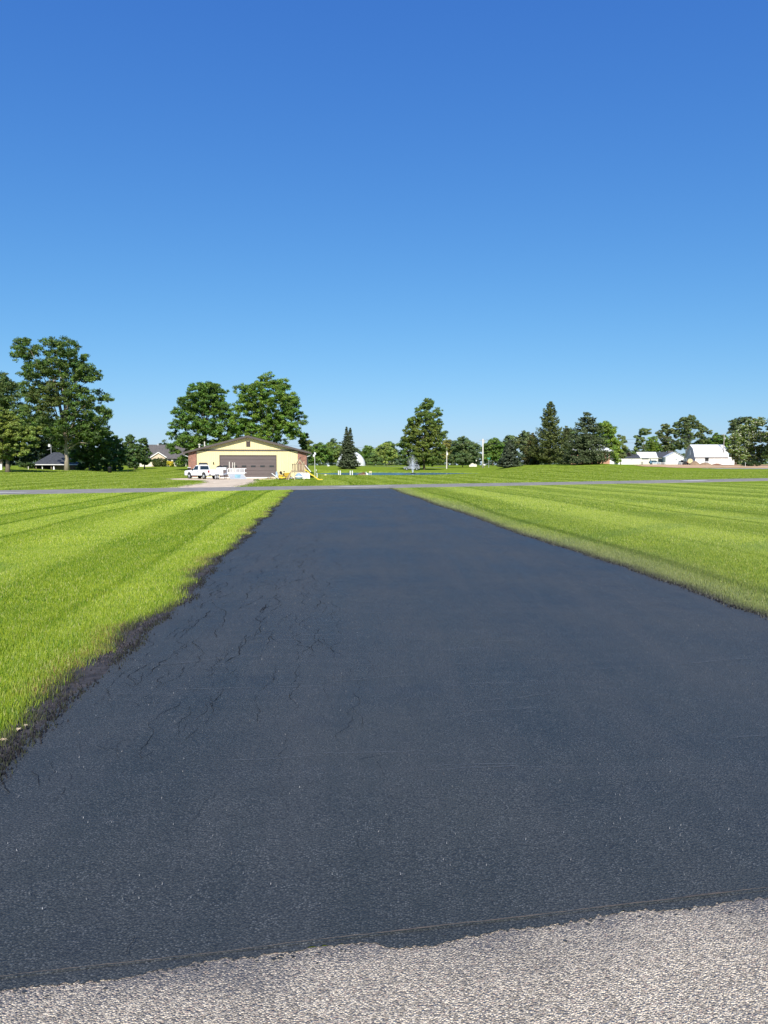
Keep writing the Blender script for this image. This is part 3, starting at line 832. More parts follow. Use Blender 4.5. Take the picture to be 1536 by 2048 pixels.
# ------------------------------------------------------------------ lawn blades
def in_poly(x, y, P):
    ins = np.zeros(x.shape, bool); j = len(P) - 1
    for i in range(len(P)):
        (xi, yi), (xj, yj) = P[i], P[j]
        ins ^= ((yi > y) != (yj > y)) & (x < (xj - xi) * (y - yi) / (yj - yi + 1e-12) + xi); j = i
    return ins
def blades(name, region, seed):
    rg = np.random.default_rng(seed)
    Vs = []; Ts = []
    for (d0, d1, dens, w, h) in ([(2.6, 8, 10500, .0027, .043), (8, 14, 5600, .0042, .043), (14, 24, 2500, .0066, .044), (24, 60, 620, .013, .055)] if region else [(36, 90, 42, .035, .07), (90, 150, 14, .06, .08)]):
        xm = .56 * d1 + 1.6
        n = int(dens * 2 * xm * (d1 - d0))
        x = rg.uniform(-xm, xm, n); y = rg.uniform(d0, d1, n)
        s, t = to_st(x, y)
        ok = (np.abs(x) < .56 * y + 1.6) & ((y < road_c(x) - ROAD_H - .1 + rg.normal(0, .08, n)) if region else (y > road_c(x) + ROAD_H + .15 + rg.normal(0, .12, n)))
        if region == 0:
            ok &= ~in_poly(x + rg.normal(0, .2, n), y + rg.normal(0, .4, n), apron) & (terrain(x, y) > POND_Z + .03); dist = np.full(n, 9.)
        elif region < 0:
            gap = .10 + .07 * smooth(16, 5, t) + .05 * np.sin(t * 1.3) + .04 * np.sin(t * 3.7)
            dist = (edge_l(t) - gap) - s
        else:
            dist = s - edge_r(t) - .0
        ok &= (dist > rg.normal(0, .05 if region < 0 else .02, n) + (.05 * np.sin(t * 11) * np.sin(t * 4.3) if region < 0 else 0))
        if region > 0: ok &= dist > -.04
        x, y, s, t, dist = x[ok], y[ok], s[ok], t[ok], dist[ok]; n = len(x)
        # mower stripes: blades lean to or away from the camera
        per = 1.45 if region < 0 else 1.9
        ph = s * 2 * np.pi / (2 * per) + .8 * np.sin(t * .07 + s * .2) + (.5 * np.sin(t * .35) * .4)
        stripe = np.tanh(1.5 * np.sin(ph) + .8 * np.sin(ph * .43 + 1)) * (.75 + .25 * np.sin(t * .11 + s * .5))
        track = np.maximum(0, np.sin(ph * 2 + .6)) ** 10 * (.5 + .5 * np.sin(s * .9 + 2 + .05 * t)); stripe = np.clip(stripe * .8 - 1.6 * track, -1.6, 1)
        fade = smooth(.2, 1.2, dist)
        patch = np.sin(x * 1.3 + 2 * np.sin(y * .7)) * np.sin(y * .9 + 1.5 * np.sin(x * .8))
        patch2 = np.sin(x * 5.3 + 2 * np.sin(y * 3.1)) * np.sin(y * 4.1 + 2 * np.sin(x * 3.7))
        hh = h * rg.uniform(.55, 1.25, n) * (1 + .25 * smooth(.35, .0, dist) * (1 if region > 0 else 1.2)) * (1 - .10 * stripe * fade)
        an = rg.uniform(0, 2 * np.pi, n); lean = rg.uniform(.05, .55, n) * hh
        lx = lean * np.cos(an) ; ly = lean * np.sin(an) + hh * (.30 * stripe * fade + .06)
        wa = rg.uniform(-1.0, 1.0, n) * .9            # blade faces the camera side more or less
        ww = w * rg.uniform(.7, 1.4, n)
        bx = np.cos(wa) * ww; by = np.sin(wa) * ww
        V = np.zeros((n, 3, 3)); z0 = terrain(x, y)
        V[:, 0] = np.stack([x - bx, y - by, z0], 1); V[:, 1] = np.stack([x + bx, y + by, z0], 1)
        V[:, 2] = np.stack([x + lx, y + ly, z0 + hh], 1)
        # colour
        g = rg.uniform(0, 1, n)
        c0 = np.array([.075, .185, .008]); c1 = np.array([.45, .53, .045]); c2 = np.array([.62, .60, .24])
        mixf = np.clip(g * .95 + .07 * patch + .07 * patch2 + .17 * stripe * fade, 0, 1)[:, None]  # stripe light and dark is painted into the blade colour too
        c = c0 * (1 - mixf) + c1 * mixf
        dry = (rg.uniform(0, 1, n) < .05)[:, None]; c = np.where(dry, c2, c)
        weed = (smooth(.75, .95, np.sin(x * .83 + 1.7 * np.sin(y * .51 + 1)) * np.sin(y * .67 + 1.3 * np.sin(x * .59))) * (rg.uniform(0, 1, n) < .6))[:, None]
        if region: c = c * (1 - .5 * weed) + np.array([.09, .20, .03]) * .5 * weed
        if region == 0: c = c * .45 + np.array([.25, .33, .035]) * .36 * (1 + .12 * np.sin(y * .45 + 2 * np.sin(x * .06)) + .10 * np.sin(y * .19 + x * .03))[:, None]  # light and dark bands of lumpy turf put into the far blade colour
        if region < 0:
            near = smooth(.15, -.02, dist + rg.normal(0, .06, n))[:, None] * (.45 + .55 * (np.sin(t * 1.9) + np.sin(t * 4.7 + 2) > -.6))[:, None]
            brown = (smooth(.42, .1, dist) * (np.sin(t * 1.1 + 1.2) > .35) * (rg.uniform(0, 1, n) < .28))[:, None]
            c = c * (1 - brown) + np.array([.30, .20, .08]) * brown
            tar = np.array([.045, .042, .035])
            c = c * (1 - .9 * near) + tar * .9 * near
        elif region > 0:
            near = smooth(.34, .04, dist + rg.normal(0, .07, n))[:, None]
            c = c * .78 + np.array([.30, .33, .13]) * .16
            grey = smooth(1.5, .05, dist + rg.normal(0, .22, n) + .25 * np.sin(t * .4))[:, None] * smooth(2, 9, t)[:, None]
            c = c * (1 - .62 * grey) + np.array([.20, .20, .125]) * .62 * grey
            c = c * (1 - .85 * near) + np.array([.05, .05, .045]) * .85 * near
        Vs.append(V.reshape(-1, 3))
        tv = np.repeat(c[:, None, :], 3, 1); tv[:, :2] *= .85  # blade bases coloured darker, standing in for shade between blades
        Ts.append(tv.reshape(-1, 3))
    V = np.concatenate(Vs); Tn = np.concatenate(Ts)
    Fc = np.arange(len(V)).reshape(-1, 3)
    print(name, region, len(Fc), 'blades')
    return link(name, mesh_np(name, V, Fc, Tn), M['grass'], kind='stuff')
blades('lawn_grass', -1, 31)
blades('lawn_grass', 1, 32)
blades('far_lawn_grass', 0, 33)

# ------------------------------------------------------------------ trees
def leaf_cloud(rg, cen, rad, n, size, col, squash=.62, var=.35, flower=0, fcol=(.75, .75, .6), up=.45):
    """n leaf triangles spread through the clumps at cen (K,3) with radius rad (K)"""
    K = len(cen); w = rad ** 2; idx = rg.choice(K, n, p=w / w.sum())
    d = rg.normal(0, 1, (n, 3)); d /= np.linalg.norm(d, axis=1)[:, None]
    r = rad[idx] * rg.uniform(0, 1, n) ** .42 * rg.uniform(.75, 1.18, n)
    P = cen[idx] + d * r[:, None] * np.array([1, 1, squash])
    nrm = d * .9 + np.array([0, -.15, up]) + rg.normal(0, .45, (n, 3)); nrm /= np.linalg.norm(nrm, axis=1)[:, None]
    a = np.cross(nrm, rg.normal(0, 1, (n, 3))); a /= np.linalg.norm(a, axis=1)[:, None]; b = np.cross(nrm, a)
    sz = size * rg.uniform(.6, 1.4, n)[:, None]
    V = np.zeros((n, 3, 3)); V[:, 0] = P + a * sz; V[:, 1] = P - a * sz * .5 + b * sz * .8; V[:, 2] = P - a * sz * .5 - b * sz * .8
    ct = rg.uniform(1 - var, 1 + var, K)[idx] * rg.uniform(.6, 1.4, n)
    yel = (rg.uniform(-1, 1, K)[idx] + rg.normal(0, .3, n))[:, None]
    c = np.array(col)[None] * ct[:, None] * (1 + yel * np.array([.18, .04, -.08]))
    if flower:
        fl = ((rg.uniform(0, 1, n) < flower) & (d[:, 2] > -.2) & (r > rad[idx] * .6))[:, None]
        c = np.where(fl, np.array(fcol)[None] * rg.uniform(.7, 1.1, (n, 1)), c)
    return V.reshape(-1, 3), np.repeat(np.clip(c, .004, .9), 3, 0)

def clumps_from_lobes(rg, lobes, rc, dens=1.0):
    """lobes: (x, y, z, R) -> clump centres on and inside the lobes"""
    cs = []; rs = []
    for x, y, z, Rl in lobes:
        k = max(3, int(dens * 5.2 * (Rl / rc) ** 1.7))
        d = rg.normal(0, 1, (k, 3)); d /= np.linalg.norm(d, axis=1)[:, None]
        d[:, 1] -= .15; rr = Rl * rg.uniform(.2, 1.12, k) ** .45
        cs.append(np.array([x, y, z]) + d * rr[:, None] * np.array([1, 1, .85])); rs.append(rc * rg.uniform(.6, 1.25, k))
    return np.concatenate(cs), np.concatenate(rs)

def trunk_mesh(rg, base, top, r0, cen, n_limb, mb=None):
    mb = MB()
    bx, by, bz = base; h = top - bz
    pts = []; rad = []
    for i in range(7):
        f = i / 6
        pts.append((bx + rg.normal(0, .012) * h * f, by + rg.normal(0, .012) * h * f, bz - .15 + (h + .15) * f))
        rad.append(r0 * (1.35 if i == 0 else 1 - .8 * f))
    mb.tube(pts, rad, 8)
    for _ in range(n_limb):
        c = cen[rg.integers(0, len(cen))]; f = rg.uniform(.25, .85)
        p0 = Vector(pts[0]).lerp(Vector(pts[-1]), f)
        p2 = Vector(c)
        if p2.z < p0.z: p0.z = max(bz + h * .2, p2.z - 1.0)
        p1 = p0.lerp(p2, .5) + Vector((0, 0, .12 * (p2 - p0).length))
        rr = r0 * (1 - .75 * f) * .45
        mb.tube([p0, p1, p2], [rr, rr * .6, rr * .2], 5, cap=False)
    return mb

def tree(label, group, px, D, lobes_px, rc=1.15, n=11000, size=.24, col=(.05, .085, .022), seed=0, trunk=None, bark='bark', depth=.8,
         dens=1.0, limbs=14, kindname='broadleaf_tree', flower=0, fcol=(.75, .75, .6), var=.35, base_px=None, extra=None):
    """crown lobes given as (column, row, radius) in the photograph, each given its own depth in the tree"""
    rg = np.random.default_rng(seed)
    k = D / F; bx, by, bz = gz(base_px if base_px is not None else px, D)
    lobes = []; meanx = np.mean([l[0] for l in lobes_px]); halfw = (max(l[0] + l[2] for l in lobes_px) - min(l[0] - l[2] for l in lobes_px)) / 2 * k
    for (lx, ly, lr) in lobes_px:
        off = (lx - meanx) * k; room = math.sqrt(max(0, halfw ** 2 - off ** 2)) * depth
        for yo in ([0] if lr * k < 2 else [-.5, .45]):
            dy = yo * room + rg.uniform(-.2, .2) * room
            lobes.append(((lx - 768) * k * (1 + dy / D), D + dy, EYE + (HZ - ly) * k * (1 + dy / D), lr * k * .93))
    cen, rad = clumps_from_lobes(rg, lobes, rc * .60, dens * 1.0); n = int(n * 2.5); size *= .72; col = (col[0] * 1.9, col[1] * 1.78, col[2] * 1.2)
    cen[:, 2] = np.maximum(cen[:, 2], bz + rad * .3)
    V, Tn = leaf_cloud(rg, cen, rad, n, size, col, flower=flower, fcol=fcol, var=var)
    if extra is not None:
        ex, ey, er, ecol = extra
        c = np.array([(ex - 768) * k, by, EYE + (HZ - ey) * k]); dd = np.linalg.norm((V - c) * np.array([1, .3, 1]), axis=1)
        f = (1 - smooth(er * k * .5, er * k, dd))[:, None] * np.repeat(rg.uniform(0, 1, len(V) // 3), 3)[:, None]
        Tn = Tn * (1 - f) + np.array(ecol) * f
    root = thing(kindname, label, 'tree', (bx, by, bz), 0, group)
    off = np.array([bx, by, bz])
    link('crown', mesh_np('crown', V - off, np.arange(len(V)).reshape(-1, 3), Tn), M['leaf'], root)
    topz = max(l[2] for l in lobes) * .9 + bz * .1
    tr = trunk if trunk else max(.12, (topz - bz) * .018)
    mb = trunk_mesh(rg, (0, 0, 0), (topz - bz) * .82, tr, cen - off, limbs)
    mb.build('trunk', bark, root, smooth=True)
    return root

def conifer(label, group, px, D, ytop, wpx, col=(.030, .048, .028), seed=0, n=9000, size=.2, tops=None, airy=0, base_row=None, droop=.25, power=.9, leader=0, group_name=None):
    rg = np.random.default_rng(seed)
    bx, by, bz = gz(px, D); k = D / F
    H = zrow(ytop, D) - bz; Rm = wpx * k / 2
    root = thing('spruce_tree', label, 'tree', (bx, by, bz), 0, group)
    Ps = []; Ns = []; Cs = []
    mb = MB(); mb.tube([(0, 0, -.1), (0, 0, H * .97)], [max(.12, H * .018), .02], 7)
    tops = tops or [(0, 0, 1.0)]
    for (ox, oy, hf) in tops:
        Ht = H * hf
        tiers = int(Ht / (.42 + .25 * airy)) + 6
        for q in range(tiers):
            f = (q + rg.uniform(0, .8)) / tiers
            z = .03 * Ht + f * Ht * .97
            r = Rm * (1 - f) ** power * (1 - .35 * (f < .06)) + .12
            if len(tops) > 1 and f > .25: r *= .86
            bx_ = ox * min(1, f * 1.8); by_ = oy * min(1, f * 1.8)
            nb = max(5, int(6.5 * r ** .6 + 4)) if not airy else max(4, int(5 * r ** .55 + 2))
            for b_ in range(nb):
                an = rg.uniform(0, 2 * math.pi); rl = r * rg.uniform(.68, 1.12 + .25 * airy)
                m_ = max(6, int(18 + 70 * rl / max(Rm, 1)))
                s_ = rg.uniform(.08, 1, m_) ** .75
                side = rg.normal(0, .14, m_) * rl * (1.1 - s_ * .7)
                zz = z - droop * rl * s_ + .22 * rl * s_ ** 3 * (1 + airy) + rg.normal(0, .05 + .05 * airy, m_) - np.abs(rg.normal(0, .12 * (1 + airy), m_)) * (1 - abs(f - .5))
                xx = bx_ + math.cos(an) * s_ * rl - math.sin(an) * side; yy = by_ + math.sin(an) * s_ * rl + math.cos(an) * side
                Ps.append(np.stack([xx, yy, zz], 1)); Ns.append(np.tile([math.cos(an) * .45, math.sin(an) * .45, .8], (m_, 1)))
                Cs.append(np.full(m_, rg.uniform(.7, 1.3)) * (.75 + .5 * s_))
            if airy and q % 2 == 0 and r > .6:
                mb.tube([(0, 0, z), (math.cos(an) * r * .9, math.sin(an) * r * .9, z - droop * r * .5)], [.04, .01], 4, cap=False)
        mb.tube([(ox * .6, oy * .6, Ht * .8), (ox, oy, Ht * 1.0)], [.05, .012], 5)
    P = np.concatenate(Ps); N = np.concatenate(Ns); Cc = np.concatenate(Cs)
    if len(P) > n:
        sel = rg.choice(len(P), n, replace=False); P, N, Cc = P[sel], N[sel], Cc[sel]
    P[:, 2] = np.maximum(P[:, 2], .08)
    m_ = len(P)
    nr = N + rg.normal(0, .5, (m_, 3)); nr /= np.linalg.norm(nr, axis=1)[:, None]
    a = np.cross(nr, rg.normal(0, 1, (m_, 3))); a /= np.linalg.norm(a, axis=1)[:, None]; b = np.cross(nr, a)
    sz = size * rg.uniform(.6, 1.4, m_)[:, None]
    V = np.zeros((m_, 3, 3)); V[:, 0] = P + a * sz * 1.2; V[:, 1] = P - a * sz * .6 + b * sz * .55; V[:, 2] = P - a * sz * .6 - b * sz * .55
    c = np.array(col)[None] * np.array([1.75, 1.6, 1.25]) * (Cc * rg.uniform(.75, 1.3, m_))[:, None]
    link('crown', mesh_np('crown', V.reshape(-1, 3), np.arange(3 * m_).reshape(-1, 3), np.repeat(c, 3, 0)), M['leaf'], root)
    mb.build('trunk', 'bark', root)
    return root

G1 = (.050, .092, .020); G2 = (.070, .115, .024); G3 = (.040, .070, .024); G4 = (.13, .19, .035); GB = (.058, .085, .042); GY = (.11, .14, .03)
# left group
tree('tallest broad tree at far left, pale trunk standing before the dark pavilion', 'trees on the rise at left', 135, 128,
     [(62, 700, 26), (45, 716, 14), (105, 696, 22), (142, 700, 25), (165, 722, 22), (180, 750, 24), (205, 752, 11), (152, 745, 30), (112, 735, 26), (82, 742, 24), (60, 745, 12),
      (120, 785, 34), (168, 800, 34), (95, 800, 32), (72, 775, 24), (208, 795, 17), (222, 800, 8), (200, 832, 26), (150, 845, 32), (105, 850, 30), (70, 835, 28), (190, 868, 24), (168, 880, 16), (215, 862, 14), (118, 882, 14)],
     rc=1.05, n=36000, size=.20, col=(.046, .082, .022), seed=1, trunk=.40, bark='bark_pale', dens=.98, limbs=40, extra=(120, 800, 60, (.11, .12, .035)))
tree('leafy dark tree cut by the left frame edge, behind the bright low tree', 'trees on the rise at left', 5, 158,
     [(10, 765, 22), (-25, 770, 34), (28, 785, 26), (-5, 800, 34), (35, 820, 28), (5, 850, 34), (-40, 830, 40), (45, 860, 26), (15, 890, 26)],
     rc=1.3, n=16000, size=.26, col=(.052, .082, .030), seed=2)
tree('bright yellow-green low spreading tree at the left frame edge with forked dark trunk', 'trees on the rise at left', 17, 112,
     [(10, 832, 22), (-15, 850, 26), (35, 842, 14), (28, 862, 22), (52, 868, 20), (75, 862, 12), (66, 885, 16), (5, 880, 26), (35, 893, 22), (-10, 900, 22), (52, 905, 12), (15, 912, 14)],
     rc=.85, n=20000, size=.17, col=(.075, .105, .025), seed=3, flower=.32, fcol=(.30, .38, .08), trunk=.35, dens=.8, limbs=16)
tree('shadowy tree right behind the pavilion roof peak', 'trees on the rise at left', 95, 172,
     [(150, 878, 20), (172, 866, 18), (140, 905, 18), (165, 900, 18), (118, 870, 20), (85, 850, 26), (60, 880, 26), (95, 885, 24), (120, 900, 22), (60, 912, 18), (95, 915, 16), (30, 905, 22), (5, 910, 26), (-20, 900, 26), (150, 928, 12), (20, 930, 10)], rc=1.3, n=20000, size=.28, col=(.022, .040, .014), seed=4)
tree('dark tree filling the gap right of the pale trunk, reaching the lawn', 'trees on the rise at left', 180, 138,
     [(188, 858, 18), (214, 868, 14), (226, 884, 12), (150, 872, 20), (178, 880, 20), (200, 890, 22), (165, 905, 18), (190, 915, 18), (215, 905, 18), (180, 925, 14), (205, 928, 12), (225, 925, 10), (150, 915, 12), (165, 934, 9), (190, 938, 8), (215, 938, 7)], rc=.85, n=15000, size=.19, col=(.040, .075, .020), seed=5)
tree('rounded dark tree stepping down right of the tallest tree', 'trees on the rise at left', 232, 150,
     [(232, 882, 14), (222, 895, 15), (242, 900, 13), (228, 912, 14), (245, 918, 11), (215, 925, 12), (235, 930, 9), (225, 937, 6), (243, 934, 6)], rc=.8, n=8000, size=.2, col=(.045, .085, .026), seed=6, trunk=.2)
tree('small dark tree between the rounded tree and the tan house', 'trees on the rise at left', 270, 162,
     [(266, 880, 11), (258, 893, 13), (273, 898, 13), (263, 910, 14), (278, 916, 11), (254, 920, 10), (262, 928, 8), (272, 930, 7)], rc=.75, n=7000, size=.2, col=(.042, .078, .028), seed=7, trunk=.18)
tree('narrow dark tree touching the left side of the tan house', 'trees on the rise at left', 290, 168,
     [(288, 882, 8), (292, 893, 11), (284, 905, 12), (297, 908, 9), (290, 920, 11), (300, 922, 6)], rc=.7, n=5000, size=.2, col=(.040, .072, .028), seed=8, trunk=.15)
# behind the garage
tree('left one of the two big trees behind the yellow garage', 'big trees behind the garage', 412, 150,
     [(425, 782, 22), (400, 785, 22), (445, 792, 18), (382, 808, 22), (415, 815, 28), (447, 825, 24), (362, 828, 16), (355, 850, 15), (385, 845, 24), (420, 855, 26), (450, 865, 22), (348, 872, 14), (372, 880, 20), (400, 888, 22), (352, 895, 16), (342, 893, 8), (375, 905, 18), (362, 922, 10), (440, 890, 20)],
     rc=1.1, n=26000, size=.22, col=(.052, .100, .022), seed=9, dens=.95, limbs=34)
tree('right and wider one of the two big trees behind the yellow garage', 'big trees behind the garage', 540, 146,
     [(545, 762, 18), (528, 770, 18), (570, 775, 18), (510, 785, 20), (550, 795, 28), (485, 782, 14), (588, 795, 10), (580, 810, 22), (492, 812, 24), (525, 825, 28), (595, 832, 17), (608, 845, 9), (570, 840, 26), (480, 845, 20), (500, 860, 24), (540, 862, 26), (585, 862, 20), (602, 868, 10), (475, 868, 16), (560, 885, 18), (520, 885, 20)],
     rc=1.1, n=28000, size=.22, col=(.066, .118, .022), seed=10, dens=.85, limbs=40)
tree('small loose tree peeking over the right eave of the garage', 'trees beyond the garage', 612, 150, [(611, 872, 7), (605, 882, 9), (616, 886, 8), (609, 895, 10), (619, 898, 6), (612, 908, 9)], rc=.7, n=4500, size=.2, col=(.055, .085, .03), seed=11, trunk=.14)
# middle
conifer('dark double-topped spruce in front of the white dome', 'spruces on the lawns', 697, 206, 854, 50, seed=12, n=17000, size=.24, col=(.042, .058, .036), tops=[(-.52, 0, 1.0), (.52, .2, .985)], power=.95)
tree('tall oval tree beside the pond with yellow-green patches', 'trees around the pond', 848, 214,
     [(855, 810, 14), (838, 822, 12), (872, 826, 13), (850, 835, 18), (828, 845, 14), (880, 848, 12), (862, 858, 20), (820, 862, 14), (838, 872, 20), (885, 870, 10), (812, 885, 15), (870, 882, 18), (800, 893, 9), (845, 898, 22), (825, 905, 20), (878, 900, 14), (805, 908, 12), (862, 918, 16), (835, 922, 14), (815, 925, 9), (880, 920, 10)],
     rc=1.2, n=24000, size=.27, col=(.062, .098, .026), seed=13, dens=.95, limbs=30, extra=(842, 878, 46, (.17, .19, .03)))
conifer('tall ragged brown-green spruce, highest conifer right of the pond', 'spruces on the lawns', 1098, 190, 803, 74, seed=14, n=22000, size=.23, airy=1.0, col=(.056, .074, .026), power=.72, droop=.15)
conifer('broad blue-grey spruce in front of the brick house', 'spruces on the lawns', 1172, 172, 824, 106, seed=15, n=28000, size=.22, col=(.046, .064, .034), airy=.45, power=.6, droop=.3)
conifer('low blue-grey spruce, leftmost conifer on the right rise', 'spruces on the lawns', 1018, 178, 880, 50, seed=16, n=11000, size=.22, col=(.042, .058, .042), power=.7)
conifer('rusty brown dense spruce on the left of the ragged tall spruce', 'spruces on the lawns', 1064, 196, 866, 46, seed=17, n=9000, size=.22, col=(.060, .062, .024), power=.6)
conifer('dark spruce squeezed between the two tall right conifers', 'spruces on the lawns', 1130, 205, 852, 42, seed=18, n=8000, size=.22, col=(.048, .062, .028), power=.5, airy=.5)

bgt = 'trees along the far side of the lawns'
def btree(label, px, D, lobes, col, seed, n=6000, size=.36, **k):
    col = tuple(c * 1.2 for c in col)
    return tree(label, bgt, px, D, lobes, rc=k.pop('rc', 1.6), n=n, size=size, col=col, seed=seed, limbs=k.pop('limbs', 8), **k)
btree('round green tree at right of the garage behind the thin white pole', 640, 290, [(640, 898, 14), (628, 908, 12), (652, 905, 13), (640, 915, 14), (622, 918, 10)], G1, 30)
btree('broad mid-green tree left of the double-topped spruce', 665, 300, [(665, 894, 12), (655, 905, 13), (676, 903, 13), (668, 915, 13)], (.065, .10, .03), 31)
btree('green tree just right of the white dome', 735, 295, [(735, 900, 10), (728, 912, 10), (742, 908, 12), (738, 920, 9)], G1, 32, 4500)
btree('pale green round tree left of the tall pond tree', 772, 280, [(772, 898, 14), (760, 905, 13), (782, 908, 13), (768, 918, 12), (755, 918, 10)], (.10, .14, .045), 33, 8000)
btree('dark treetop rising behind the pale round tree', 775, 330, [(775, 890, 9), (784, 895, 8), (765, 896, 8)], G3, 34, 3000)
btree('low dark bush tree at the water left of the pale round tree', 748, 262, [(748, 915, 9), (740, 922, 8), (756, 921, 9)], (.04, .07, .025), 35, 4000)
btree('bronze tinted tree right behind the pond-side tall tree', 895, 262, [(893, 890, 11), (900, 903, 11), (890, 912, 11), (902, 918, 9)], (.10, .11, .035), 36, 5000)
btree('large dark tree right of the white service pole', 925, 250, [(925, 884, 13), (912, 893, 12), (940, 893, 13), (925, 905, 15), (945, 910, 12), (910, 915, 12), (930, 920, 12), (950, 920, 8)], (.045, .072, .036), 37, 11000, .3)
btree('dense green tree behind the tall utility pole', 985, 285, [(985, 886, 12), (975, 897, 12), (997, 897, 12), (985, 912, 13), (970, 915, 10), (1000, 915, 10)], G1, 38, 8000)
btree('grey-green tree above the low leftmost conifer', 1018, 300, [(1018, 880, 11), (1008, 892, 11), (1028, 890, 12), (1018, 905, 13)], GB, 39, 5500)
btree('grey-green tree with feathery top left of the tall ragged spruce', 1050, 290, [(1048, 872, 10), (1038, 882, 11), (1060, 880, 11), (1048, 895, 13), (1062, 898, 10)], (.068, .088, .048), 40, 6000)
btree('grey-green tree between the two tallest conifers', 1138, 300, [(1135, 868, 12), (1145, 872, 12), (1130, 885, 12), (1142, 895, 13)], GB, 41, 5000)
btree('bright green tree rising behind the blue-grey broad spruce', 1208, 262, [(1205, 856, 14), (1192, 862, 10), (1218, 862, 11), (1213, 876, 15), (1226, 888, 12), (1222, 905, 13), (1205, 895, 14), (1235, 905, 8), (1232, 918, 8)], (.085, .135, .028), 42, 13000, .3)
btree('thin sparse tree right of the bright green tree', 1240, 300, [(1240, 875, 8), (1247, 885, 6), (1238, 893, 9), (1250, 900, 6), (1244, 908, 9)], (.075, .10, .05), 43, 2600, dens=.6)
btree('lopsided sparse tree above the grey roofed shed', 1285, 350, [(1285, 865, 9), (1293, 862, 6), (1270, 872, 6), (1280, 880, 9), (1276, 892, 8), (1268, 903, 7), (1287, 900, 8)], GB, 44, 4500, .36, dens=.6)
btree('fresh green tree behind the white farmhouse roof', 1302, 372, [(1302, 882, 11), (1295, 893, 11), (1308, 895, 12), (1300, 908, 12)], G2, 45, 5000)
btree('sparse tall tree left of the highest farm tree', 1328, 376, [(1326, 856, 9), (1335, 864, 10), (1318, 868, 9), (1328, 880, 12), (1318, 895, 11), (1336, 895, 11)], (.065, .085, .045), 46, 6500, .4, dens=.7)
btree('highest farmyard tree with an arching top behind the barn', 1372, 378, [(1365, 842, 10), (1378, 838, 9), (1352, 850, 9), (1388, 850, 10), (1370, 855, 12), (1402, 858, 9), (1414, 866, 7), (1355, 868, 12), (1375, 872, 12), (1396, 870, 8), (1362, 888, 14), (1345, 890, 12), (1382, 895, 12), (1405, 880, 9)], (.055, .078, .040), 47, 16000, .38, dens=.75, limbs=24)
btree('dark tree directly above the middle of the barn roof', 1405, 392, [(1403, 885, 11), (1415, 883, 9), (1392, 890, 10), (1400, 898, 12)], G3, 48, 5000)
btree('low green tree between barn and white blooming tree', 1436, 385, [(1430, 874, 9), (1442, 878, 10), (1425, 888, 11), (1440, 890, 11), (1452, 885, 8)], G1, 49, 6000)
btree('dark tree behind the left half of the white blooming tree', 1470, 300, [(1465, 848, 11), (1478, 842, 9), (1490, 842, 9), (1458, 862, 9), (1475, 860, 14), (1470, 880, 14), (1495, 860, 12)], (.040, .060, .032), 50, 9000, .32)
tree('white blooming broad tree at the right frame edge', bgt, 1498, 262,
     [(1500, 848, 13), (1515, 845, 11), (1482, 862, 14), (1505, 868, 16), (1468, 878, 13), (1490, 885, 18), (1520, 875, 14), (1462, 896, 13), (1478, 905, 15), (1505, 905, 16), (1525, 900, 14), (1465, 915, 10), (1490, 918, 12), (1515, 920, 10)],
     rc=1.15, n=24000, size=.26, col=(.075, .115, .035), seed=51, flower=.30, limbs=16)
tree('dark leafy tree cut by the right frame edge beside the blooming tree', bgt, 1542, 250,
     [(1545, 838, 14), (1530, 855, 8), (1550, 860, 18), (1535, 880, 12), (1548, 895, 18), (1535, 910, 12), (1560, 915, 20), (1580, 850, 30), (1590, 890, 30)], rc=1.3, n=14000, size=.28, col=(.045, .075, .024), seed=52)
btree('green tree mass behind the brick house roof', 1160, 290, [(1160, 880, 12), (1175, 888, 12), (1188, 880, 12), (1150, 895, 10)], G1, 53, 4500)

# continuous woodland far behind everything: reads as one mass
rg = np.random.default_rng(77); cen = []; rad = []
for px in np.arange(-260, 1850, 6.0):
    D = rg.uniform(430, 520); x, y = at(px + rg.uniform(-3, 3), D)
    hgt = 10.5 + 3.5 * math.sin(px * .021) + 2.0 * math.sin(px * .057 + 1) + rg.uniform(-1.5, 1.5)
    if 1230 < px < 1450: hgt *= .75
    for q in range(9):
        cen.append((x + rg.uniform(-2, 2), y + rg.uniform(-3, 3), 1.2 + hgt * (q + .5) / 9)); rad.append(rg.uniform(1.3, 2.4))
V, Tn = leaf_cloud(rg, np.array(cen), np.array(rad), 110000, .72, (.085, .125, .05))
o = link('distant_woodland', mesh_np('distant_woodland', V, np.arange(len(V)).reshape(-1, 3), Tn), M['leaf'], kind='stuff')

# shrubs
def shrub(name, label, px, D, wpx, hpx, col, seed, n=2500, size=.14, group=None, flower=0):
    rg = np.random.default_rng(seed); k = D / F; b = gz(px, D); w = wpx * k / 2; h = hpx * k
    kk = 40; cs = np.stack([rg.uniform(-1, 1, kk) * w * .75, rg.uniform(-1, 1, kk) * w * .6, rg.uniform(.15, .85, kk) * h], 1)
    e = (cs[:, 0] / w) ** 2 + ((cs[:, 2] / h)) ** 2 * .6; cs = cs[e < .9]
    V, Tn = leaf_cloud(rg, cs, np.full(len(cs), min(w, h) * .32), n, size, col, squash=.9, var=.2, flower=flower)
    V[:, 2] = np.maximum(V[:, 2], .02)
    root = thing(name, label, 'shrub', b, 0, group)
    link('foliage', mesh_np('foliage', V, np.arange(len(V)).reshape(-1, 3), Tn), M['leaf'], root)
    mb = MB()
    for q in range(4):
        a = q * 1.6; mb.tube([(0, 0, -.05), (.4 * w * math.cos(a), .3 * w * math.sin(a), h * .6)], [.04, .015], 5)
    mb.build('stem', 'bark', root)
    return root
shrub('clipped_shrub', 'big rounded dark green shrub before the gable of the tan house', 320, 200, 27, 17, (.062, .085, .016), 60, 6000, .16)
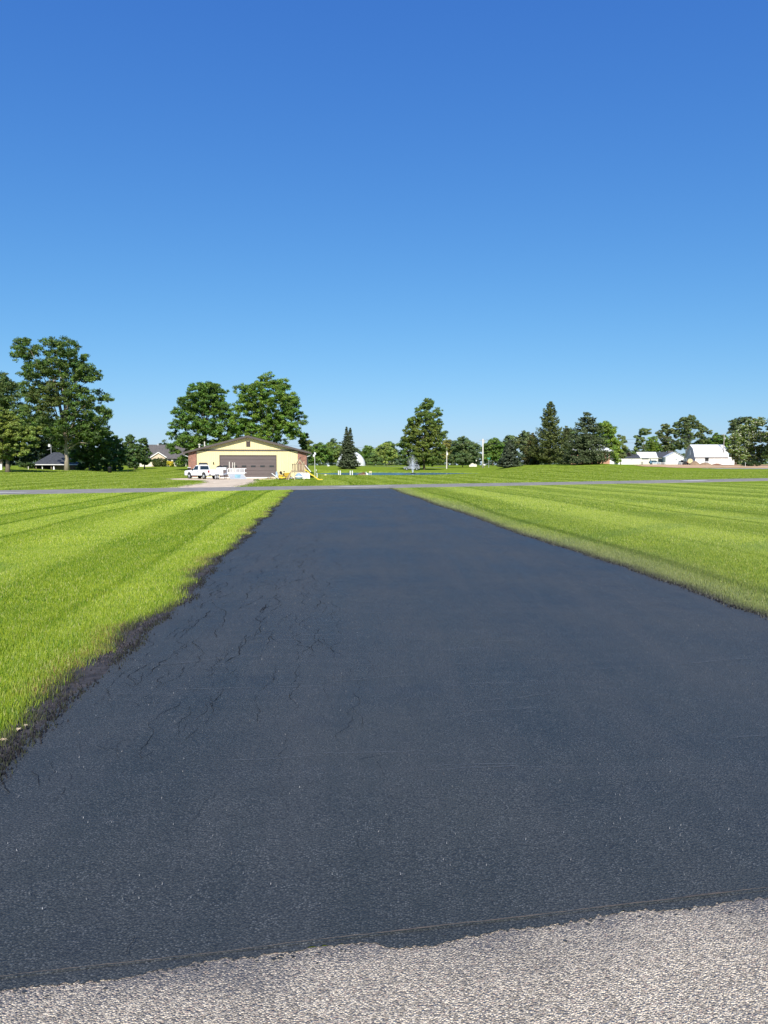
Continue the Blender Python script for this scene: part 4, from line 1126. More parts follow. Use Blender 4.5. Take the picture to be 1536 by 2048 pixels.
shrub('golden_shrub', 'bright golden yellow shrub right of the rounded green shrub', 341, 198, 15, 12, (.50, .42, .03), 61, 2500, .13)
shrub('leafy_shrub', 'dark shrub between the golden shrub and the garage', 362, 190, 24, 13, (.06, .085, .03), 62, 3500, .15, flower=.04)
shrub('leafy_shrub', 'green shrub at the right corner of the pavilion', 163, 140, 14, 13, (.06, .10, .025), 63, 3000, .13)
shrub('leafy_shrub', 'low green shrub left of the pavilion posts', 55, 142, 28, 12, (.055, .095, .02), 64, 3500, .13)
shrub('grass_clump', 'small green weed clump on the lawn in front of the gravel apron', 513, 79, 13, 3.2, (.14, .22, .04), 65, 900, .05)
shrub('leafy_shrub', 'low shrub hugging the foot of the white blooming tree', 1500, 240, 40, 10, (.045, .075, .022), 66, 3500, .18)
shrub('leafy_shrub', 'dark shrub at the base of the lopsided farm trees by the grey roofed shed', 1262, 322, 30, 24, (.07, .065, .04), 67, 2500, .28)
shrub('leafy_shrub', 'small dark conifer bush between white gable building and barn', 1366, 318, 7, 10, (.035, .05, .03), 68, 1500, .15)

# ------------------------------------------------------------------ the yellow garage
gx0, gy0 = at(497, 104); gb = T1(gx0, gy0)
gar = thing('metal_garage', 'long cream metal garage with brick piers, brown gable roof and wide brown overhead door', 'garage', (gx0, gy0, gb), B)
HW, DEP, EAVE, PEAK = 8.5, 15.0, 4.0, 6.22
def roof_z(x): return PEAK - .12 - (PEAK - EAVE) * abs(x) / (HW + .35)
# front cladding: vertical ribbed sheets, each a part; the gable sheets above the band
def rib_sheet(x0, x1, zb, zt0, zt1, y=0):
    mb = MB(); w = x1 - x0; nr = max(1, round(w / .3))
    for i in range(nr):
        a = x0 + w * i / nr; b = x0 + w * (i + 1) / nr
        za = zt0 + (zt1 - zt0) * i / nr; zc = zt0 + (zt1 - zt0) * (i + 1) / nr
        ra = .035
        xs_ = [a, b - ra * 2, b - ra * 1.5, b - ra * .5, b]; ys_ = [y, y, y - .028, y - .028, y]
        zt_ = [za + (zc - za) * (q - a) / (b - a) for q in xs_]
        vs = [(xx, yy, zb) for xx, yy in zip(xs_, ys_)] + [(xx, yy, zz) for xx, yy, zz in zip(xs_, ys_, zt_)]
        mb.add(vs, [(q, q + 1, q + 6, q + 5) for q in range(4)])
    return mb
BAND = 4.12
cuts = [(-7.38, -6.3), (-6.3, -5.2), (-5.2, -4.04), (4.04, 5.1), (5.1, 6.16), (6.16, 7.22)]
for a, b in cuts: rib_sheet(a, b, .18, BAND - .1, BAND - .1).build('siding_panel', 'yellow_siding', gar)
for i in range(6):
    a = -4.04 + i * 8.08 / 6; rib_sheet(a, a + 8.08 / 6, 3.34, BAND - .1, BAND - .1).build('siding_panel', 'yellow_siding', gar)
xg = 6.6
for i in range(14):
    a = -xg + i * 2 * xg / 14; b = a + 2 * xg / 14
    rib_sheet(a, b, BAND + .08, max(BAND + .09, roof_z(a) - .16), max(BAND + .09, roof_z(b) - .16)).build('siding_panel', 'yellow_siding', gar)
# body behind the cladding
mb = MB(); mb.extrude([(-HW + .02, 0), (HW - .02, 0), (HW - .02, roof_z(HW) - .1), (0, PEAK - .25), (-HW + .02, roof_z(HW) - .1)], .08, DEP)
mb.build('wall', 'brown_metal', gar)
for a, b in [(-HW - .05, -7.40), (7.24, HW)]:
    mb = MB(); zt = roof_z((abs(a) + abs(b)) / 2) - .2
    mb.extrude([(a, 0), (b, 0), (b, roof_z(b) - .17), (a, roof_z(a) - .17)], -.10, .079); mb.build('brick_pier', 'brick', gar)
for sx in (-7.39, 7.23): mb = MB(); mb.box((sx, -.045, 2.1), (.09, .10, 3.85)); mb.build('corner_trim', 'brown_trim', gar)
mb = MB(); mb.box((0, -.05, BAND - .02), (14.8, .10, .20)); mb.build('gable_band', 'brown_trim', gar)
mb = MB()
mb.extrude([(-HW - .62, roof_z(HW + .62)), (0, PEAK), (HW + .62, roof_z(HW + .62)), (HW + .62, roof_z(HW + .62) - .10), (0, PEAK - .10), (-HW - .62, roof_z(HW + .62) - .10)], -.55, DEP + .3)
roof = mb.build('roof', 'brown_metal', gar)
mb = MB()
for s_ in (-1, 1):
    mb.extrude([(0, PEAK + .03), (s_ * (HW + .66), roof_z(HW + .66) + .03), (s_ * (HW + .66), roof_z(HW + .66) - .26), (0, PEAK - .27)], -.64, -.56)
mb.build('fascia', 'brown_trim', roof)
for s_ in (-1, 1):
    mb = MB(); mb.box((s_ * (HW + .70), DEP / 2 - .2, roof_z(HW + .7) - .12), (.12, DEP + .9, .13)); mb.build('gutter', 'brown_metal', roof)
    mb = MB(); mb.tube([(s_ * (HW + .68), -.5, roof_z(HW + .7) - .2), (s_ * (HW + .62), -.3, roof_z(HW + .7) - .42), (s_ * (HW + .06), -.14, roof_z(HW + .7) - .62)], .045, 6)
    mb.build('gutter_outlet', 'white_metal', roof)
# louvre vent in the gable
mb = MB(); mb.box((0.05, -.06, 5.02), (.60, .05, .78)); vent = mb.build('gable_vent', 'brown_trim', gar)
for i in range(6):
    mb = MB(); mb.box((0.05, -.10, 4.73 + i * .115), (.50, .03, .075), rx=.5); mb.build('louvre', 'brown_metal', vent)
# overhead door: five sections, six small windows
mb = MB()
for sx in (-4.07, 4.07): mb.box((sx, -.06, 1.62), (.10, .13, 3.36))
mb.box((0, -.06, 3.35), (8.24, .13, .10)); mb.build('door_frame', 'brown_trim', gar)
door = None
for i in range(6):
    z0 = .06 + i * .54
    mb = MB(); mb.box((0, -.01, z0 + .27), (8.02, .06, .522))
    for q in (-.14, .14): mb.box((0, -.043, z0 + .27 + q), (7.9, .012, .10))
    mb.build('door_panel', 'door_brown', gar, bevel=.004)
for i in range(6):
    x = -3.25 + i * 1.33
    mb = MB(); mb.box((x, -.065, 1.78), (.72, .03, .26)); w_ = mb.build('door_window', 'brown_trim', gar)
    mb = MB(); mb.box((x, -.084, 1.78), (.64, .012, .19)); mb.build('pane', 'glass', w_)
mb = MB(); mb.box((0, -.08, .09), (16.9, .06, .17)); mb.build('sill_board', 'white_paint', gar)
# small window behind the truck, wall lamp, number plates, roof pipes
mb = MB(); mb.box((-6.45, -.07, 1.82), (1.25, .06, .95)); w_ = mb.build('window', 'brown_trim', gar)
mb = MB(); mb.box((-6.45, -.105, 1.70), (1.08, .02, .62)); mb.build('blind', 'white_paint', w_)
mb = MB(); mb.box((-6.45, -.105, 2.11), (1.08, .02, .2)); mb.build('pane', 'glass', w_)
mb = MB(); mb.box((-4.95, -.09, 2.28), (.14, .10, .2)); mb.lathe([(.02, .1), (.09, .02), (.11, -.1), (.02, -.14)], 8, (-4.95, -.2, 2.26)); mb.build('wall_lamp', 'black', gar)
for i in range(5):
    mb = MB(); mb.box((-5.32 + i * .16, -.045, 1.72), (.07, .02, .12)); mb.build('number_tile', 'grey_wall', gar)
mb = MB(); mb.tube([(-7.45, 3.0, 4.0), (-7.45, 3.0, 4.92)], .10, 10); mb.lathe([(.05, 0), (.2, .02), (.2, .13), (.04, .2)], 12, (-7.45, 3.0, 4.92)); mb.build('vent_pipe', 'post_pale', roof)
mb = MB(); mb.tube([(-6.75, 3.4, 4.2), (-6.75, 3.4, 5.45)], .09, 8); mb.tube([(-6.75, 3.4, 5.0), (-6.1, 3.4, 4.45)], .02, 5); mb.build('flue_pipe', 'post_pale', roof)

# dark upright tank at the left corner of the garage
p = gz(379.5, 103.3)
t = thing('utility_cabinet', 'dark upright cabinet with pale lid standing at the left corner of the cream garage', 'cabinet', p, B)
mb = MB(); mb.box((0, 0, .75), (.42, .5, 1.5)); mb.build('body', 'black', t, bevel=.02)
mb = MB(); mb.box((0, 0, 1.54), (.5, .58, .07)); mb.build('lid', 'white_metal', t, bevel=.01)

# ------------------------------------------------------------------ pickup truck (local +x is its nose)
def pickup():
    D = 98.0; px = 404.5; b = gz(px, D, .04)
    beta = los(px)                                  # world angle of the screen
    th = R(53)
    ang = beta + math.pi - th
    t = thing('pickup_truck', 'white single cab pickup truck parked nose-left before the garage, tail toward the trailer', 'truck', b, ang)
    W = 1.94; h = W / 2
    # lower body side outline with wheel arches, x forward
    def arch(cx, r, z0, n=8): return [(cx - r * math.cos(math.pi * i / n), z0 + r * math.sin(math.pi * i / n)) for i in range(n + 1)]
    zb = .46
    prof = [(-2.72, .62)] + [(-2.60, zb)] + arch(-1.60, .47, zb) + arch(1.62, .47, zb) + [(2.45, zb), (2.62, .60), (2.64, .98), (2.52, 1.12), (1.05, 1.20), (-.55, 1.20), (-2.72, 1.20)]
    mb = MB(); mb.extrude(prof, -h, h); body = mb.build('body', 'truck_white', t, bevel=.03)
    # bed well (dark opening) on top of the box
    mb = MB(); mb.box((-1.66, 0, 1.203), (1.9, 1.55, .02)); mb.build('bed_liner', 'black', t)
    mb = MB()
    for s_ in (-1, 1): mb.box((-1.66, s_ * .88, 1.225), (2.08, .13, .05))
    mb.box((-2.68, 0, 1.225), (.07, 1.7, .05)); mb.build('bed_rail', 'truck_white', t, bevel=.01)
    # cab
    cb = [(.92, 1.19), (.40, 1.78), (.22, 1.86), (-.42, 1.87), (-.50, 1.82), (-.60, 1.19)]
    vs = []; n = len(cb)
    for s_ in (-1, 1):
        for x, z in cb:
            f = (z - 1.19) / .68; vs.append((x, s_ * (h - .02 - .17 * f), z))
    mb = MB(); mb.add(vs, [tuple(range(n)), tuple(range(2 * n - 1, n - 1, -1))] + [(i, i + n, (i + 1) % n + n, (i + 1) % n) for i in range(n)])
    mb.build('cab', 'truck_white', t, bevel=.025)
    def quad(ps, name, mat, off):
        a = Vector(ps[0]); nrm = (Vector(ps[1]) - a).cross(Vector(ps[2]) - a).normalized()
        cen = sum((Vector(q) for q in ps), Vector()) / len(ps)
        if nrm.dot(cen - Vector((0, 0, 1.4))) < 0: nrm = -nrm
        mb = MB(); k = len(ps)
        vs = [Vector(q) - nrm * .02 for q in ps] + [Vector(q) + nrm * off for q in ps]
        mb.add(vs, [tuple(range(k)), tuple(range(2 * k - 1, k - 1, -1))] + [(i, i + k, (i + 1) % k + k, (i + 1) % k) for i in range(k)])
        return mb.build(name, mat, t)
    # rear glass, windscreen, side glass
    def side(x, z, s_): return (x, s_ * (h - .02 - .17 * (z - 1.19) / .68), z)
    quad([(-.585, -.74, 1.27), (-.585, .74, 1.27), (-.508, .66, 1.76), (-.508, -.66, 1.76)], 'rear_window', 'glass', .012)
    quad([(.86, -.80, 1.25), (.86, .80, 1.25), (.44, .70, 1.73), (.44, -.70, 1.73)], 'windscreen', 'glass', .012)
    for s_ in (-1, 1):
        quad([side(-.36, 1.24, s_), side(.72, 1.24, s_), side(.34, 1.74, s_), side(-.33, 1.76, s_)], 'side_window', 'glass', .012)
        mb = MB(); mb.box((.68, s_ * (h + .12), 1.30), (.12, .2, .2)); mb.build('mirror', 'black', t, bevel=.02)
        mb = MB(); mb.box((-.28, s_ * (h + .012), 1.02), (.16, .03, .04)); mb.build('door_handle', 'black', t)
        mb = MB()
        for x in (-.50, .95): mb.box((x, s_ * (h + .002), .85), (.012, .006, .66))
        mb.box((.22, s_ * (h + .002), .53), (1.45, .006, .012)); mb.build('door_seam', 'grey_wall', t)
        mb = MB(); mb.box((-2.66, s_ * (h - .06), 1.02), (.16, .16, .30)); mb.build('tail_light', 'red_lens', t, bevel=.01)
        mb = MB(); mb.box((2.58, s_ * (h - .16), .92), (.14, .28, .20)); mb.build('headlight', 'chrome', t, bevel=.01)
        mb = MB(); mb.box((0, s_ * (h - .10), .44), (2.3, .1, .08)); mb.build('running_board', 'black', t)
        for x in (-1.60, 1.62):
            mb = MB(); mb.wheel((x, s_ * (h - .14), .385), .385, .26); w_ = mb.build('wheel', 'rubber', t)
            mb = MB(); mb.wheel((x, s_ * (h - .10), .385), .235, .20, n=16); mb.wheel((x, s_ * (h - .10), .385), .07, .25, n=8); mb.build('rim', 'chrome', w_)
    mb = MB(); mb.box((-2.80, 0, .62), (.18, 1.86, .16)); mb.build('rear_bumper', 'chrome', t, bevel=.02)
    mb = MB(); mb.box((2.66, 0, .58), (.16, 1.90, .24)); mb.build('front_bumper', 'chrome', t, bevel=.02)
    mb = MB(); mb.box((-2.735, 0, .90), (.03, 1.50, .50)); mb.box((-2.757, 0, 1.08), (.02, .26, .07)); mb.build('tailgate', 'truck_white', t, bevel=.008)
    mb = MB(); mb.box((-2.76, 0, .66), (.02, .36, .16)); mb.build('number_plate', 'white_metal', t)
    mb = MB(); mb.box((0, 0, .50), (5.0, .9, .22)); mb.build('chassis', 'black', t)
    return t
pickup()

# ------------------------------------------------------------------ trailer beside the truck
def trailer():
    px, D = 440.5, 96.0; b = gz(px, D, .04)
    t = thing('utility_trailer', 'white slatted utility trailer on twin wheels, right behind the pickup truck', 'trailer', b, los(px) - R(14))
    mb = MB(); mb.box((0, 0, .62), (1.6, 3.2, .12)); mb.build('bed', 'white_metal', t)
    mb = MB()
    for z in (.72, 1.26): mb.box((0, -1.60, z), (1.6, .05, .06)); mb.box((0, 1.6, z), (1.6, .05, .06)); mb.box((-.8, 0, z), (.05, 3.2, .06)); mb.box((.8, 0, z), (.05, 3.2, .06))
    mb.build('side_rail', 'white_metal', t)
    for i in range(7):
        mb = MB(); mb.box((-.72 + i * .24, -1.58, .99), (.17, .03, .50)); mb.build('slat', 'white_metal', t)
    for i in range(11):
        mb = MB(); mb.box((-.78, -1.45 + i * .29, .99), (.03, .18, .50)); mb.build('slat', 'white_metal', t)
    for x in (-.12, .12):
        for s_ in (-1,):
            mb = MB(); mb.wheel((x, -1.50 + .05, .30), .30, .15, ax=(1, .15, 0)); w_ = mb.build('wheel', 'rubber', t)
            mb = MB(); mb.wheel((x - .03, -1.52, .30), .24, .13, ax=(1, .9, 0)); mb.build('rim', 'white_metal', w_)
    mb = MB(); mb.box((0, -1.45, .66), (.62, .5, .05)); mb.build('mudguard', 'black', t)
    mb = MB(); mb.bar((-.2, 1.6, .55), (0, 3.0, .5), .08, .08); mb.bar((.2, 1.6, .55), (0, 3.0, .5), .08, .08); mb.tube([(0, 2.6, 0), (0, 2.6, .5)], .04, 6); mb.build('drawbar', 'black', t)
trailer()
p = gz(442, 96); zt = p[2] + 1.32
t = thing('white_crate', 'long white crate lying on top of the slatted trailer', 'crate', (p[0], p[1], zt), B)
mb = MB(); mb.box((.1, 0, .14), (1.3, .6, .28)); mb.build('body', 'white_metal', t, bevel=.02)
mb = MB(); mb.box((.1, 0, .295), (1.34, .64, .03)); mb.build('lid', 'white_paint', t, bevel=.01)
t = thing('black_bag', 'black humped sack behind the white crate on the trailer', 'sack', (p[0] - .25, p[1] + .6, zt), 0)
mb = MB(); mb.lathe([(0, 0), (.42, .02), (.55, .18), (.45, .42), (.2, .55), (0, .58)], 12); mb.build('body', 'black', t, smooth=True)

# dock section with rails and three tall posts, sheet ramp below
px, D = 470.5, 97.0; b = gz(px, D, .03)
t = thing('dock_section', 'white railed dock section with three tall pale posts in front of the garage door', 'dock', b, los(px))
k = D / F
def X(p_): return (p_ - px) * k
mb = MB(); mb.box((0, .5, .78), (38 * k, 1.3, .12)); mb.build('deck', 'white_metal', t)
mb = MB(); mb.box((.3, 0, 1.42), (36 * k, .06, .07)); mb.box((.3, -.05, .86), (36 * k, .06, .07)); mb.build('rail', 'white_metal', t)
for q, p_ in enumerate([453.5, 456.3, 462, 464.5, 468, 471.5, 474, 476.5, 479.5, 482, 484.5, 488.3]):
    mb = MB(); mb.box((X(p_), 0, 1.14), (.075 if p_ < 488 else .12, .05, .54)); mb.build('baluster', 'white_metal', t)
for p_, y0, y1 in [(459.7, 923.5, 952), (466.0, 925, 952), (469.8, 925, 944)]:
    mb = MB(); mb.box((X(p_), -.08, (zrow(y0, D) + zrow(y1, D)) / 2 - b[2]), (.09, .09, (y1 - y0) * k)); mb.build('post', 'post_pale', t)
for xx in (-1.2, 1.25):
    for yy in (0, 1.0):
        mb = MB(); mb.box((xx, yy, .38), (.08, .08, .72)); mb.build('leg', 'post_pale', t)
t = thing('ramp_sheet', 'grey ramp sheet with a faded teal blotch sloping from the dock section to the gravel', 'ramp', (b[0], b[1], b[2]), los(px))
def slab(name, pts, th, mat, par):
    mb = MB(); n = len(pts); mb.add([Vector(q) for q in pts] + [Vector(q) - Vector((0, 0, th)) for q in pts], [tuple(range(n)), tuple(range(2 * n - 1, n - 1, -1))] + [(i, i + n, (i + 1) % n + n, (i + 1) % n) for i in range(n)])
    return mb.build(name, mat, par)
slab('sheet', [(-1.0, -.35, .70), (1.05, -.35, .70), (1.55, -1.75, .06), (-.65, -1.75, .06)], .04, 'grey_wall', t)
slab('teal_cover', [(-.05, -.6, .605), (.75, -.55, .63), (.65, -1.5, .20), (.0, -1.45, .22)], .01, 'teal', t)
mb = MB(); mb.bar((-1.0, -.33, .73), (-.65, -1.78, .08), .06, .06); mb.bar((1.05, -.33, .73), (1.55, -1.78, .08), .06, .06); mb.build('edge_bar', 'post_pale', t)

# ------------------------------------------------------------------ clutter right of the door
def beam(mb, px0, py0, px1, py1, D, ref, w, y=0, y1=None):
    k = D / F
    mb.bar(((px0 - ref[0]) * k, y, zrow(py0, D) - ref[1]), ((px1 - ref[0]) * k, y if y1 is None else y1, zrow(py1, D) - ref[1]), w, w)
D = 95.0; k = D / F
def place(name, label, cat, px, D, group=None, rz=0): 
    b = gz(px, D); return thing(name, label, cat, b, los(px) + rz, group), b
t, b = place('lounge_chair', 'white folding lounge chair tipped back against the garage door edge', 'chair', 552, 98)
mb = MB()
for s_ in (-.28, .28): mb.bar((-.55, s_, .80), (.35, s_, .12), .06, .10)
mb.build('frame', 'white_paint', t)
for i in range(7):
    f = i / 6; mb = MB(); mb.box((-.52 + .84 * f, 0, .80 - .63 * f), (.12, .60, .03), ry=.65); mb.build('slat', 'white_paint', t)
mb = MB(); mb.box((.35, -.3, .12), (.1, .1, .24)); mb.build('leg', 'white_paint', t); mb = MB(); mb.box((.35, .3, .12), (.1, .1, .24)); mb.build('leg', 'white_paint', t)
t, b = place('blue_float_board', 'pale blue pointed board standing upright between white lounge chair and wooden panel', 'board', 553.5, 98.6)
mb = MB(); mb.extrude([(-.18, .1), (.30, .1), (.08, 1.0), (-.02, 1.12), (-.12, .95)], -.04, .04); mb.build('board', 'blue_plastic', t, bevel=.01)
mb = MB(); mb.extrude([(-.05, .3), (.13, .3), (.04, .8)], -.055, -.043); mb.build('panel', 'white_paint', t)
t, b = place('wooden_lattice_panel', 'leaning weathered wooden lattice panel between blue board and yellow mower', 'panel', 560, 99)
for i in range(6):
    mb = MB(); mb.bar((-.55 + i * .12, 0, 1.02 - i * .02), (-.05 + i * .12, -.2, .12), .06, .02); mb.build('slat', 'wood', t)
mb = MB(); mb.bar((-.55, .03, .98), (.15, .03, .95), .05, .05); mb.bar((-.15, -.1, .3), (.5, -.1, .3), .05, .05); mb.build('frame', 'wood_dark', t)

t, b = place('riding_mower', 'yellow riding mower with black seat parked beside the wooden play tower', 'mower', 571.5, 97, rz=R(35))
mb = MB(); mb.extrude([(-.25, .35), (.75, .35), (.80, .62), (.70, .80), (-.20, .88), (-.3, .6)], -.24, .24); mb.build('hood', 'yellow_paint', t, bevel=.03)
mb = MB(); mb.extrude([(-.95, .38), (-.25, .38), (-.35, .55), (-.9, .62)], -.42, .42); mb.build('fender', 'yellow_paint', t, bevel=.03)
mb = MB(); mb.box((-.55, 0, .72), (.40, .44, .12)); mb.box((-.77, 0, .92), (.10, .44, .38), ry=-.2); mb.build('seat', 'black', t, bevel=.03)
mb = MB(); mb.tube([(-.12, 0, .8), (-.25, 0, 1.05)], .02, 6); mb.wheel((-.26, 0, 1.06), .17, .03, ax=(-.6, 0, 1), n=14); mb.build('steering_wheel', 'black', t)
mb = MB(); mb.box((-.05, 0, .24), (.75, 1.05, .16)); mb.build('mowing_deck', 'yellow_paint', t, bevel=.03)
for x, r_, y_ in ((.58, .20, .36), (-.62, .27, .40)):
    for s_ in (-1, 1):
        mb = MB(); mb.wheel((x, s_ * y_, r_), r_, .2, n=16); w_ = mb.build('wheel', 'rubber', t)
        mb = MB(); mb.wheel((x, s_ * (y_ + .02), r_), r_ * .5, .2, n=12); mb.build('rim', 'white_paint', w_)
t, b = place('yellow_cart', 'low yellow toy cart with black wheels left of the riding mower', 'cart', 563.5, 95)
mb = MB(); mb.extrude([(-.35, .15), (.35, .15), (.5, .36), (-.42, .42)], -.22, .22); mb.build('tub', 'yellow_plastic', t, bevel=.02)
for x in (-.22, .25):
    for s_ in (-1, 1):
        mb = MB(); mb.wheel((x, s_ * .25, .11), .11, .07, n=12); mb.build('wheel', 'rubber', t)
mb = MB(); mb.tube([(-.4, 0, .3), (-.62, 0, .58)], .02, 6); mb.build('handle', 'black', t)
t, b = place('wheelbarrow', 'overturned yellow-edged dark barrow behind the ladder of the play tower', 'barrow', 576.5, 99)
mb = MB(); mb.lathe([(.22, .45), (.32, .72), (.35, .86), (.32, .88)], 12); mb.build('tub', 'yellow_paint', t)
mb = MB(); mb.wheel((-.3, 0, .2), .2, .08, n=14); mb.build('wheel', 'rubber', t)
mb = MB(); mb.tube([(-.3, .1, .2), (.1, .3, .6), (.6, .3, .9)], .03, 6); mb.tube([(-.3, -.1, .2), (.1, -.3, .6), (.6, -.3, .9)], .03, 6); mb.build('handle', 'wood_dark', t)
rg = np.random.default_rng(8)
def rock(px, D, r, label, mat='stone', nm='garden_rock', cat='rock', group='stones and logs beside the garage door'):
    b = gz(px, D); mb = MB(); n = 9
    rings = []
    for z, f in [(0, .85), (.35, 1.0), (.75, .75), (1.0, .3)]:
        rings.append([(r * f * rg.uniform(.8, 1.15) * math.cos(2 * math.pi * q / n), r * f * .8 * rg.uniform(.8, 1.15) * math.sin(2 * math.pi * q / n), z * r * .85) for q in range(n)])
    vs = [p_ for rr_ in rings for p_ in rr_]; fs = []
    for i in range(3):
        for q in range(n): fs.append((i * n + q, i * n + (q + 1) % n, (i + 1) * n + (q + 1) % n, (i + 1) * n + q))
    fs.append(tuple(3 * n + q for q in range(n)))
    mb.add(vs, fs); o = mb.build(nm, mat, None, smooth=False); o.location = b; tag(o, label, cat, group); return o
rock(537, 99, .26, 'leftmost tan rock at the foot of the brown garage door', 'dirt')
rock(541.5, 98, .20, 'small pale rock second from left by the garage door')
rock(549, 97.5, .22, 'grey rock just left of the yellow toy cart')
t, b = place('cut_log', 'short cut log with dark end lying between the tan rocks and white chair', 'log', 545, 97.6)
mb = MB(); mb.tube([(-.3, 0, .17), (.25, .1, .17)], .17, 12); mb.build('bark', 'wood_pale', t)
mb = MB(); mb.tube([(-.315, -.003, .17), (-.302, 0, .17)], .13, 12); mb.build('cut_end', 'wood_dark', t)
t, b = place('timber_plank', 'long pale plank lying on the grass before the garage door right side', 'plank', 534, 93)
mb = MB(); mb.box((0, 0, .06), (1.75, .18, .07), rz=.03); mb.build('plank', 'wood_pale', t)
t, b = place('timber_beam', 'pale beam slanting up toward the yellow toy cart', 'beam', 556, 96)
mb = MB(); mb.bar((-.6, 0, .14), (.35, 0, .36), .1, .1); mb.build('plank', 'wood_pale', t)
t, b = place('storage_box', 'low white storage box against the brick pier behind the play tower', 'box', 607, 100.5)
mb = MB(); mb.box((0, 0, .42), (1.8, .7, .84)); mb.build('body', 'white_metal', t, bevel=.02)
mb = MB(); mb.box((0, 0, .87), (1.86, .76, .06)); mb.build('lid', 'white_paint', t, bevel=.01)
t, b = place('blue_tarp_bundle', 'blue-white bundled tarp under the play tower beside the storage box', 'tarp', 597.5, 99)
mb = MB(); mb.lathe([(0, 0), (.5, 0), (.55, .3), (.42, .6), (.2, .78), (0, .8)], 10); mb.build('cover', 'blue_plastic', t, smooth=True)
mb = MB(); mb.lathe([(.56, .22), (.60, .32), (.50, .42)], 10); mb.build('strap', 'white_paint', t)
rock(585, 98, .28, 'brownish rock under the play tower ladder', 'dirt')

# ------------------------------------------------------------------ play tower
def play_set():
    D = 88.5; PX = 598.0; b = gz(PX, D); k = D / F
    t = thing('play_tower', 'weathered wooden play tower with slatted rail, small peaked roof, ladder and yellow slide', 'play set', b, los(PX))
    def P(px, py): return (px - PX) * k, zrow(py, D) - b[2]
    xl, xr, dp = (589.5 - PX) * k, (608.2 - PX) * k, 1.15
    zd = P(0, 943.2)[1]; zr = P(0, 928)[1]
    for x in (xl, xr):
        for y in (0, dp):
            mb = MB(); mb.box((x, y, (zr if y == 0 else zr + .35) / 2), (.10, .10, zr if y == 0 else zr + .35)); mb.build('post', 'wood_pale', t)
    mb = MB(); x0 = P(585.5, 0)[0]
    mb.box((x0, .1, (zr + zd) / 2), (.09, .09, zr - zd)); mb.box((x0, dp, (zr + zd) / 2), (.09, .09, zr - zd)); mb.build('side_post', 'wood_dark', t)
    for i in range(8):
        mb = MB(); mb.box(((x0 + xr) / 2, .08 + i * .155, zd + .02), (xr - x0 + .25, .135, .035)); mb.build('deck_board', 'wood', t)
    mb = MB(); mb.box(((x0 + xr) / 2, -.07, zd - .06), (xr - x0 + .2, .045, .13)); mb.box(((x0 + xr) / 2, dp + .07, zd - .06), (xr - x0 + .2, .045, .13)); mb.build('deck_beam', 'wood_pale', t)
    n = 11
    for i in range(n):
        x = x0 + .12 + (xr - x0 - .2) * i / (n - 1)
        mb = MB(); mb.box((x, -.08, (zd + zr) / 2 + .03), (.085, .022, zr - zd - .08)); mb.build('slat', 'wood' if i % 3 else 'wood_pale', t)
    for i in range(6):
        mb = MB(); mb.box((x0 - .02, .15 + i * .19, (zd + zr) / 2 + .03), (.022, .085, zr - zd - .08)); mb.build('slat', 'wood', t)
    mb = MB(); mb.box(((x0 + xr) / 2, -.08, zr), (xr - x0 + .2, .06, .07)); mb.box(((x0 + xr) / 2, -.08, zd + .10), (xr - x0 + .1, .05, .06)); mb.box((x0 - .03, dp / 2, zr), (.06, dp, .07)); mb.build('rail', 'wood_dark', t)
    # peaked roof frames front and back with side boards
    for y in (-.05, dp + .05):
        mb = MB(); ax_, az = P(599.2, 917.2)
        l = P(592.3, 929); r_ = P(607.5, 929)
        mb.bar((ax_, y, az), (l[0], y, l[1]), .05, .11); mb.bar((ax_, y, az), (r_[0], y, r_[1]), .05, .11); mb.build('gable_frame', 'wood_dark', t)
    mb = MB(); ax_, az = P(600.0, 920.2); l = P(594.5, 928.5); r_ = P(605.5, 928.5)
    mb.bar((ax_, -.1, az), (l[0], -.1, l[1]), .04, .07); mb.bar((ax_, -.1, az), (r_[0], -.1, r_[1]), .04, .07); mb.build('gable_trim', 'wood_pale', t)
    for s_, (ex, ey) in ((-1, (592.0, 929.3)), (1, (608.3, 929.3))):
        ax_, az = P(599.4, 916.8); e = P(ex, ey)
        for i in range(5):
            f = (i + .5) / 5; mb = MB()
            mb.bar((ax_ + (e[0] - ax_) * f, .12, az + (e[1] - az) * f), (ax_ + (e[0] - ax_) * f, dp + .15, az + (e[1] - az) * f), .17, .022)
            mb.build('roof_board', 'wood', t)
    mb = MB(); q = P(600.8, 916.3); mb.box((q[0], .3, q[1] + .02), (.16, .3, .12)); mb.build('roof_cap', 'black', t)
    # ladder on the left
    for y in (.0, .75):
        mb = MB(); a = P(587.5, 935.5); c = P(572.5 if y else 576.5, 960.8 if not y else 959.5); mb.bar((a[0], y, a[1]), (c[0], y - .1, max(c[1], .02)), .06, .12); mb.build('ladder_rail', 'wood' if y else 'wood_pale', t)
    for i in range(5):
        f = (i + .6) / 5.6; a = P(587.5, 935.5); c = P(575.5, 960.3)
        mb = MB(); mb.bar((a[0] + (c[0] - a[0]) * f, -.02, a[1] + (c[1] - a[1]) * f), (a[0] + (c[0] - a[0]) * f, .72, a[1] + (c[1] - a[1]) * f), .10, .03); mb.build('rung', 'wood_dark', t)
    # slanting beams on the right
    mb = MB(); a = P(610.8, 930); c = P(622, 944); mb.bar((a[0], .9, a[1]), (c[0], .9, c[1]), .07, .09); mb.build('brace', 'white_paint', t)
    mb = MB(); a = P(608, 928.5); c = P(617, 945.5); mb.bar((a[0], .2, a[1]), (c[0], .6, c[1]), .05, .08); mb.build('brace', 'wood', t)
    for i in range(4):
        mb = MB(); a = P(609.6 + i * 1.1, 936 + i * 1.5); mb.box((a[0], -.02 + .1 * i, a[1] - .2), (.07, .02, .55)); mb.build('slat', 'wood_pale', t)
